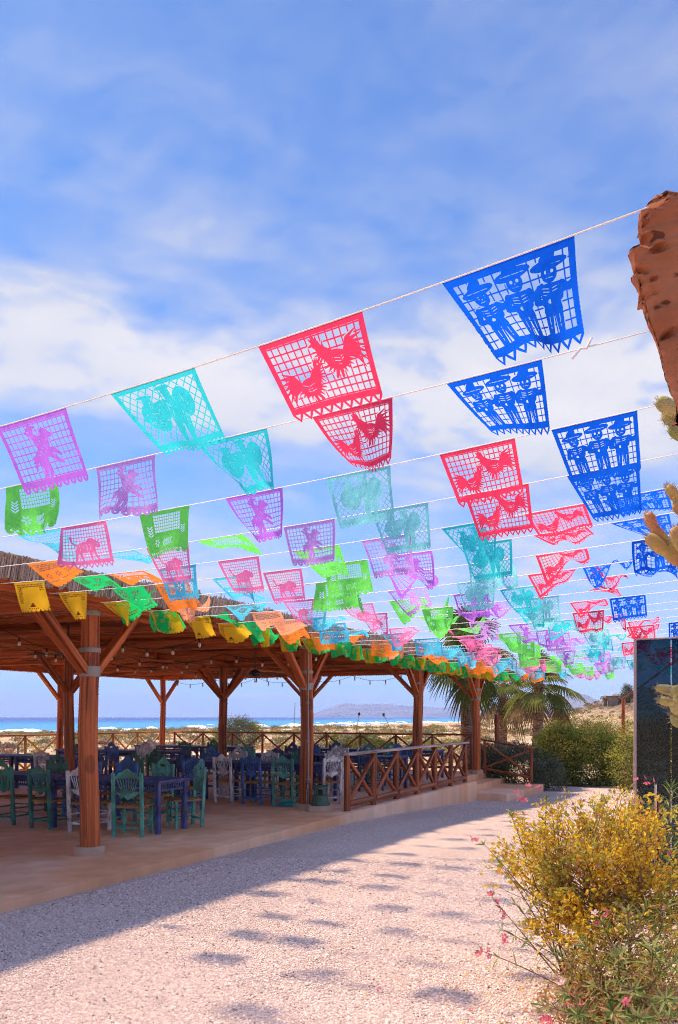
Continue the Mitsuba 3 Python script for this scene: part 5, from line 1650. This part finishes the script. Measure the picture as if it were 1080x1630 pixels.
def pad(a, b, w, th=0.022, face=(0.3, -1, 0.2), mat='cactus_skin'):
    """A pad growing from a to b, w wide."""
    a, b = np.asarray(a, float), np.asarray(b, float)
    d = unit(b - a); L = np.linalg.norm(b - a)
    nrm = unit(np.asarray(face, float) - d * np.dot(face, d)); s_ = np.cross(d, nrm)
    u, t = np.meshgrid(np.linspace(0, 2 * PI, 21), np.linspace(0, PI, 15), indexing='ij')
    ax = 0.5 - 0.5 * np.cos(t)
    wid = np.sin(t) ** 0.8 * (0.72 + 0.42 * ax) * w / 2
    tk = np.sin(t) ** 0.6 * th
    X = a + d * 1.0 * 0
    v = a + ax[..., None] * L * d + (np.cos(u) * wid)[..., None] * s_ + (np.sin(u) * tk)[..., None] * nrm
    m = grid_mesh(v[..., 0], v[..., 1], v[..., 2])
    f = m[1]
    vol = np.einsum('ij,ij->i', v.reshape(-1, 3)[f[:, 0]] - v.mean((0, 1)), np.cross(v.reshape(-1, 3)[f[:, 1]] - v.mean((0, 1)), v.reshape(-1, 3)[f[:, 2]] - v.mean((0, 1)))).sum()
    if vol < 0: f = f[:, ::-1]
    pv_ = v.reshape(-1, 3); c0 = v.mean((0, 1))
    for _ in range(46):
        q_ = pv_[rng.integers(len(pv_))]; o_ = unit(q_ - c0)
        for _ in range(3):
            SPINES.append(tube([q_, q_ + unit(o_ + 0.5 * rng.normal(size=3)) * rng.uniform(0.008, 0.02)], [0.0009, 0.0002], 3, False))
    return put('pad', mikit.ply((m[0], f), mat, smooth=True), ck)


Z0 = 3.1
cq = lambda x, y, dz=0.0: P3(x, y, Z0 + dz)
put('trunk', shape(log(V(1.62, Z0 + 0.1, -0.1), V(1.5, Z0 + 0.1, 2.75), 0.09, 0.06, 12, 0.3, 0.03, 0.04), 'cactus_skin_dry', True), ck)
pad(cq(1110, 672, 0.1), cq(1070, 668, 0.1), 0.12)
pad(cq(1090, 662), cq(1046, 636), 0.062, face=(0.5, -1, -0.4))
pad(cq(1088, 655, 0.05), cq(1056, 668, 0.05), 0.075, face=(0.1, -1, 0.3))
pad(cq(1112, 700), cq(1066, 676), 0.085, face=(0, -1, 0.2))
pad(cq(1130, 830), cq(1072, 800), 0.08, mat='cactus_skin_dry'); pad(cq(1082, 800), cq(1063, 772), 0.035, mat='cactus_skin_dry')
pad(cq(1130, 905), cq(1058, 874), 0.095, mat='cactus_skin_dry'); pad(cq(1066, 884), cq(1030, 852), 0.058, face=(0.5, -1, 0), mat='cactus_skin_dry')
pad(cq(1068, 872, 0.03), cq(1040, 838, 0.03), 0.042, mat='cactus_skin_dry'); pad(cq(1044, 846, 0.03), cq(1031, 816, 0.03), 0.040, mat='cactus_skin_dry')
pad(cq(1096, 885, -0.05), cq(1074, 838, -0.05), 0.075, mat='cactus_skin_dry')
pad(cq(1140, 1128), cq(1066, 1120), 0.10); pad(cq(1074, 1122), cq(1050, 1112), 0.034)
pad(cq(1110, 1108, 0.04), cq(1044, 1094, 0.04), 0.040); pad(cq(1115, 1150, 0.02), cq(1068, 1138, 0.02), 0.09); pad(cq(1130, 1105, -0.04), cq(1068, 1098, -0.04), 0.05)
for (a_, b_) in (((1130, 905), V(1.5, Z0 + 0.1, 2.2)), ((1140, 1128), V(1.55, Z0 + 0.1, 1.5)), ((1112, 700), V(1.5, Z0 + 0.1, 2.6)), ((1130, 830), V(1.5, Z0 + 0.1, 2.35))):
    pad(b_, cq(*a_) * 0.97 + np.array(b_) * 0.03 - V(0.02, 0, 0), 0.12, 0.035)
put('spines', shape(join(SPINES), 'cane', False), ck, stuff=True)
# ------------------------------------------------------------------ adobe eave overhead at the right
def adobe_col(p, n, uv):
    a = P.fbm(p.x * 3, p.y * 3, p.z * 3, 4)
    b = P.fbm(p.x * 14, p.y * 14, p.z * 14, 4)
    c = P.mix((0.30, 0.10, 0.047), (0.47, 0.185, 0.092), P.smoothstep(0.3, 0.7, a))
    pit = P.smoothstep(0.61, 0.70, P.fbm(p.x * 22 - p.z * 6, p.y * 20, p.z * 34, 4))
    return c * (0.75 + 0.5 * b) * (1 - 0.65 * pit)  # shade of the pits is painted into the colour as well


def adobe_h(p, n, uv):
    a = P.fbm(p.x * 5, p.y * 5, p.z * 5, 4)
    pit = P.smoothstep(0.60, 0.72, P.fbm(p.x * 22 - p.z * 6, p.y * 20, p.z * 34, 4))
    cr = P.smoothstep(0.035, 0.0, dr.abs(P.fbm(p.x * 1.6, p.y * 5.0, p.z * 2, 3) - 0.5))
    return a * 0.6 - pit * 0.8 - cr * 0.4


bs('adobe', prin(adobe_col, 0.92, 0.1), bump=(adobe_h, 0.006, 2e-3))
ak = thing('adobe_building', 'weathered terracotta adobe wall end leaning in at the upper right edge', 'building')


def rough_slab(poly, z0, z1, cell=0.035, amp=0.03, seed=3):
    m = trimesh.creation.extrude_polygon(poly.buffer(-0.004).buffer(0.004, 2), z1 - z0, engine='earcut')
    m = m.subdivide_to_size(cell)
    m.merge_vertices()
    v = np.array(m.vertices) + V(0, 0, z0)
    n = np.array(m.vertex_normals)
    d = meshkit.fbm(v * 5.5, 4, seed) - 0.5
    d2 = meshkit.fbm(v * V(3, 3, 14), 3, seed + 4) - 0.5
    big = np.clip(meshkit.noise(v * 2.6, seed + 7) - 0.35, 0, 1)
    d = d + 0.55 * (meshkit.fbm(v * V(17, 17, 24), 4, seed + 2) - 0.5) - 0.9 * np.clip(meshkit.fbm(v * V(9, 14, 9), 4, seed + 6) - 0.60, 0, 1)
    inner = n[:, 2:3] < -0.5
    v = v + n * (d * amp * 2.0 + d2 * amp * 0.9 - big * amp * 1.5)[:, None] * np.where(inner, 0.7, 1.0)
    # the lower edge is broken away here and there
    return v, np.array(m.faces), np.stack([v[:, 0] + 0.9 * v[:, 2], v[:, 1] - 0.8 * v[:, 2]], 1)


AY = 2.22                                              # the weathered face stands at this distance
rim = [(1150, 296), (1080, 290), (1062, 286), (1046, 289), (1033, 303), (1020, 322), (1017, 346), (1021, 368), (1012, 373), (1004, 380), (1000, 391), (1008, 408), (1013, 422), (1007, 427), (1007, 434), (1014, 446), (1017, 452), (1023, 472), (1033, 505), (1040, 524), (1050, 560), (1059, 590), (1068, 620), (1075, 642), (1084, 690), (1100, 760), (1120, 900), (1135, 1100), (1150, 1400), (1160, 1700), (1400, 1700), (1400, 330)]
ap = Polygon([((x - 540) / F * AY, 1.65 + (1141 - y) / F * AY) for x, y in rim])


def adobe_wall():
    m = trimesh.creation.extrude_polygon(ap, 0.34, engine='earcut').subdivide_to_size(0.017)
    m.merge_vertices()
    q = np.array(m.vertices)
    x, z, t = q[:, 0], q[:, 1], q[:, 2]              # t: 0 at the face, 0.34 at the back
    near = np.array([ap.exterior.interpolate(ap.exterior.project(Point(a, b_))).coords[0] for a, b_ in zip(x, z)])
    dv = near - q[:, :2]; dist = np.linalg.norm(dv, axis=1)
    c0 = np.array([1.15, 2.2]) * 0 + np.array([1.25, 2.55])
    out = np.where(dist[:, None] > 1e-4, dv, near - c0); out = out / (np.linalg.norm(out, axis=1, keepdims=True) + 1e-9)
    upl = np.clip(out @ np.array([-0.55, 0.83]), 0, 1) ** 1.5
    cham = np.clip(1 - dist / (0.018 + 0.045 * upl), 0, 1) ** 1.2 * (0.008 + 0.048 * upl)
    p3 = np.stack([x, t * 3, z], 1)
    strata = meshkit.fbm(np.stack([x * 4.5, t * 4, z * 15 - x * 3.5], 1), 4, 3) - 0.5
    grain = meshkit.fbm(p3 * 24, 4, 5) - 0.5
    lump = meshkit.fbm(p3 * V(6, 6, 8), 4, 9) - 0.5
    hole = np.clip(meshkit.fbm(np.stack([x * 15 - z * 3, t * 9, z * 26 - x * 7], 1), 3, 14) - 0.66, 0, 1)
    face = np.clip(1 - t / 0.02, 0, 1)
    t_ = np.maximum(t, np.minimum(cham, 0.3) * (t < 0.3))
    y = AY + t_ + face * (0.026 * strata + 0.010 * grain + 0.012 * lump + 0.20 * hole)
    side = (1 - face) * 1.0
    k_ = 0.66 * t_ * (t > 0.001) + 0.30 * t_ * (t <= 0.001) + 0.016 * lump + 0.008 * grain
    x2 = x + k_ * np.clip((1.45 - x) / 0.3, 0, 1)
    z2 = z + np.where(t > 0.1, -0.02, 0) + 0.010 * lump
    v = np.stack([x2, y, z2], 1)
    f = np.array(m.faces)
    n = trimesh.Trimesh(v, f, process=False)
    if n.volume < 0: f = f[:, ::-1]
    return v, f


v, f = adobe_wall()
put('wall', mikit.ply((v, f), 'adobe', smooth=35), ak)

# ------------------------------------------------------------------ tinted glass screen
scene['tint_glass'] = {'type': 'thindielectric', 'int_ior': 1.5, 'specular_transmittance': rgb(0.014, 0.040, 0.066), 'specular_reflectance': rgb(0.35, 0.38, 0.42)}
bs('glass_edge', prin((0.42, 0.30, 0.28), 0.4, 0.5))
gk = thing('glass_screen', 'tall dark tinted glass screen standing behind the shrubs at the right', 'glass screen')
GY0 = 9.0
g0 = V((1013 - 540) / F * GY0, GY0, 0)
g1 = V((1069.5 - 540) / F * 8.82, 8.82, 0)
gd = unit(g1 - g0)
gb, gt_ = H(g0[0], GY0) - 0.05, 1.65 + (1141 - 1019) / F * GY0
for i in range(3):
    a = g0 + gd * (0.37 * 1.0 * i if i < 2 else 0.37 * i)
    a = g0 + (g1 - g0) * i
    b = g0 + (g1 - g0) * (i + 1) - gd * 0.006
    q = np.array([a + V(0, 0, gb), b + V(0, 0, gb), b + V(0, 0, gt_), a + V(0, 0, gt_)])
    put('pane', mikit.ply((q, np.array([[0, 1, 2], [0, 2, 3]])), 'tint_glass'), gk)
put('edge_trim', shape(beam(g0 - gd * 0.008 + V(0, 0, gb), g0 - gd * 0.008 + V(0, 0, gt_ + 0.004), 0.014, 0.03, 0.002), 'glass_edge'), gk)
put('top_trim', shape(beam(g0 + V(0, 0, gt_ + 0.008), g0 + (g1 - g0) * 3 + V(0, 0, gt_ + 0.008), 0.03, 0.014, 0.002), 'glass_edge'), gk)

# metal stake among the flowers
bs('steel', prin((0.62, 0.62, 0.64), 0.25, 0.5, 0.95))
bs('red_plastic', prin((0.22, 0.012, 0.02), 0.4, 0.4))
mk = thing('garden_stake', 'shiny metal stake with a dark red sleeve at the back of the yellow shrub', 'stake')
b_ = P3(1044, 1320, 5.75)
put('tube', shape(tube([V(b_[0], b_[1], H(b_[0], b_[1]) - 0.05), V(b_[0], b_[1], P3(1044, 1249, 5.75)[2])], 0.009, 12), 'steel', True), mk)
put('sleeve', shape(tube([V(b_[0] + 0.017, b_[1] + 0.004, 0.5), V(b_[0] + 0.017, b_[1] + 0.004, P3(1044, 1262, 5.75)[2])], 0.010, 10), 'red_plastic', True), mk)

# ------------------------------------------------------------------ timber frame, thin post, hut on the hill, beach things
fk = thing('timber_frame', 'weathered orange timber post carrying a beam, on open ground left of the glass', 'timber frame')
q = P3(993, 1113, 27.0)
put('post', shape(log(V(q[0], q[1], H(q[0], q[1]) - 0.1), q, 0.062, 0.055, 10), 'post_wood', True), fk)
e = P3(1100, 1035, 20.0)
put('beam', shape(log(q + (q - e) * 0.02 + V(0, 0, 0.02), e, 0.035, 0.035, 8), 'rail_wood', True), fk)
put('far_post', shape(log(V(e[0], e[1], H(e[0], e[1]) - 0.1), e, 0.062, 0.055, 10), 'post_wood', True), fk)
pk = thing('wooden_post', 'thin dark post standing in the grey bush by the palms', 'post')
q = P3(791, 1137, 26.8)
put('shaft', shape(log(V(q[0], q[1], H(q[0], q[1]) - 0.1), q, 0.075, 0.07, 10), 'rail_wood', True), pk)
lk2 = thing('branch', 'pale dead branch lying in the twiggy bush beside the timber post', 'branch')
a, b = P3(985, 1180, 25.6), P3(1010, 1196, 25.4)
put('wood', shape(tube(bez(a, b, V(0, 0, 0.06), 8), np.linspace(0.05, 0.085, 8), 8, True, 0.08), 'tan_wood', True), lk2)

bs('stone', prin(lambda p, n, uv: P.mix((0.22, 0.16, 0.12), (0.42, 0.33, 0.27), P.fbm(p.x * 2, p.y * 2, p.z * 2, 4)), 0.9, 0.1))
hy = 158.0
hx = (984 - 540) / F * hy
hz = H(hx, hy)
hk = thing('stone_hut', 'small ruined stone hut on the crest of the scrubby hill', 'hut')
def hut_wall(cx, cy, sx, sy, h, seed):
    w = sbox(cx - sx / 2, cy - sy / 2, cx + sx / 2, cy + sy / 2)
    return rough_slab(w, hz - 1.0, hz + h, 0.5, 0.12, seed)
for i, (cx, cy, sx, sy, h) in enumerate(((hx - 0.9, hy, 2.0, 0.6, 1.5), (hx + 1.2, hy + 0.2, 1.4, 0.6, 2.1), (hx, hy + 2, 4.2, 0.6, 1.3))):
    v, f, _ = hut_wall(cx, cy, sx, sy, h, 20 + i)
    put('wall', mikit.ply((v, f), 'stone', smooth=30), hk)
v, f, uq = rough_slab(sbox(hx - 2.3, hy - 0.4, hx + 0.3, hy + 2.4), hz + 1.45, hz + 1.75, 0.5, 0.1, 31)
put('roof', mikit.ply((v, f), 'tan_wood', smooth=30), hk)
p = V(hx + 1.3, hy - 1.5, hz)
bush('hill_tree', 'small bushy tree beside the stone hut on the hill', [(p + V(0, 0, 2.3), V(0.9, 0.8, 1.3), 2), (p + V(0.5, 0, 1.2), V(0.9, 0.8, 0.9), 1)], 4000, None, [('leaf_grey', 2), ('leaf_green', 1)], 0.22, 0.09, cat='tree', stems=6, stem_r=0.06)

# white houses far away at the foot of the mountain, loungers and a shelter on the beach
bs('white_wall', prin((0.78, 0.76, 0.73), 0.9, 0.1))
for i, (pxh, w, h, tx) in enumerate(((930, 9, 4.0, 'small white house far off at the foot of the mountain, left of two'), (944, 7, 3.2, 'small white house far off at the foot of the mountain, right of two'))):
    y = 420.0
    x = (pxh - 540) / F * y
    z = 1.65 + (1141 - 1132) / F * y
    hk2 = thing('far_house', tx, 'house')
    put('wall', shape(cbox((x, y, (z - 4) / 2 + 0.0 - 1.0), (w, 6, z + 6), 0.02), 'white_wall'), hk2)
    put('roof', shape(cbox((x, y, z + 0.12 - 2.0 + 0.0), (w + 0.6, 6.6, 0.3), 0.02), 'white_wall'), hk2)
    for j in (-1, 1):
        put('window', shape(cbox((x + j * w * 0.22, y - 3.01, z - 3.4), (1.2, 0.06, 1.2), 0.01), 'dark_metal'), hk2)


def lounger(x, y, rot, label):
    k = thing('beach_lounger', label, 'lounger', 'wooden loungers on the sand behind the left railing')
    z = H(x, y)
    M = T().translate([x, y, z]) @ T().rotate([0, 0, 1], rot)
    for n_, m in LNG:
        put(n_, m, k, None, M)


LNG = []
for sx in (-0.3, 0.3):
    LNG.append(('side_rail', shape(beam(V(sx, -0.95, 0.34), V(sx, 0.55, 0.34), 0.05, 0.09, 0.006), 'tan_wood')))
    for sy in (-0.8, 0.4):
        LNG.append(('leg', shape(beam(V(sx, sy, 0), V(sx, sy, 0.33), 0.06, 0.06, 0.005), 'tan_wood')))
for i in range(9):
    LNG.append(('slat', shape(beam(V(-0.33, -0.9 + i * 0.14, 0.40), V(0.33, -0.9 + i * 0.14, 0.40), 0.11, 0.022, 0.004, up=V(0, 0, 1)), 'tan_wood')))
for i in range(6):
    LNG.append(('back_slat', shape(beam(V(-0.33, 0.40 + i * 0.085, 0.46 + i * 0.11), V(0.33, 0.40 + i * 0.085, 0.46 + i * 0.11), 0.11, 0.022, 0.004, up=V(0, -0.75, 0.6)), 'tan_wood')))
for i, (pxl, y, rot, tx) in enumerate(((188, 34, 35, 'pale wooden lounger on the sand, leftmost behind the railing'), (225, 35.5, 20, 'pale wooden lounger on the sand, second from the left behind the railing'), (262, 34.5, 30, 'pale wooden lounger on the sand, third from the left behind the railing'), (300, 37, 25, 'pale wooden lounger on the sand, fourth from the left behind the railing'))):
    lounger((pxl - 540) / F * y, y, rot, tx)

# dry stalks on the dune behind the railing
for i, (x0, y0, x1, y1, tx) in enumerate(((636, 1166, 611, 1138, 'dry agave-like stalk with a dark head leaning left on the dune'), (562, 1160, 572, 1137, 'thin dry stalk on the dune bush'), (465, 1170, 470, 1118, 'thin curved dry stalk beside the second front post'))):
    sk = thing('dry_stalk', tx, 'stalk')
    a, b = P3(x0, y0 + 30, 43), P3(x1, y1, 43)
    put('stem', shape(tube(bez(a, b, V(0.05, 0, 0.1), 8), np.linspace(0.022, 0.012, 8), 5), 'twig', True), sk)
    if i < 2:
        put('head', shape(lathe([(0, -0.09), (0.06, -0.03), (0.07, 0.03), (0.03, 0.10), (0, 0.11)], 8, b), 'dark_metal', True), sk)

# leaves and petals dropped on the gravel round the shrubs
n = 420
a_ = rng.random(n) * 2 * PI
r2 = 0.25 + 1.15 * rng.random(n) ** 1.3
fx, fy = 1.55 + r2 * np.cos(a_) * 1.0, 5.2 + r2 * np.sin(a_) * 0.9
pos_ = np.stack([fx, fy, ground_h(fx, fy) + 0.012], 1)
dd_ = np.stack([np.cos(a_ * 3), np.sin(a_ * 3), 0.15 * rng.normal(size=n)], 1)
for m_, lo_, hi_, tx in (('leaf_orange', 0, 190, 'small fallen orange leaves scattered on the gravel round the shrub'), ('leaf_yellow', 190, 330, 'small fallen yellow leaves scattered on the gravel round the shrub'), ('petal_pink', 330, 420, 'fallen pink petals scattered on the gravel round the shrub')):
    v, f = scatter('ovate', pos_[lo_:hi_], dd_[lo_:hi_], rng.uniform(0.016, 0.034, hi_ - lo_), rng.uniform(0.009, 0.018, hi_ - lo_), np.tile(V(0, 0, 1), (hi_ - lo_, 1)) + 0.2 * rng.normal(size=(hi_ - lo_, 3)))
    k = put('fallen_leaves' if m_ != 'petal_pink' else 'fallen_petals', mikit.ply((v, f), m_)); tag(k, tx, 'litter', kind='stuff')
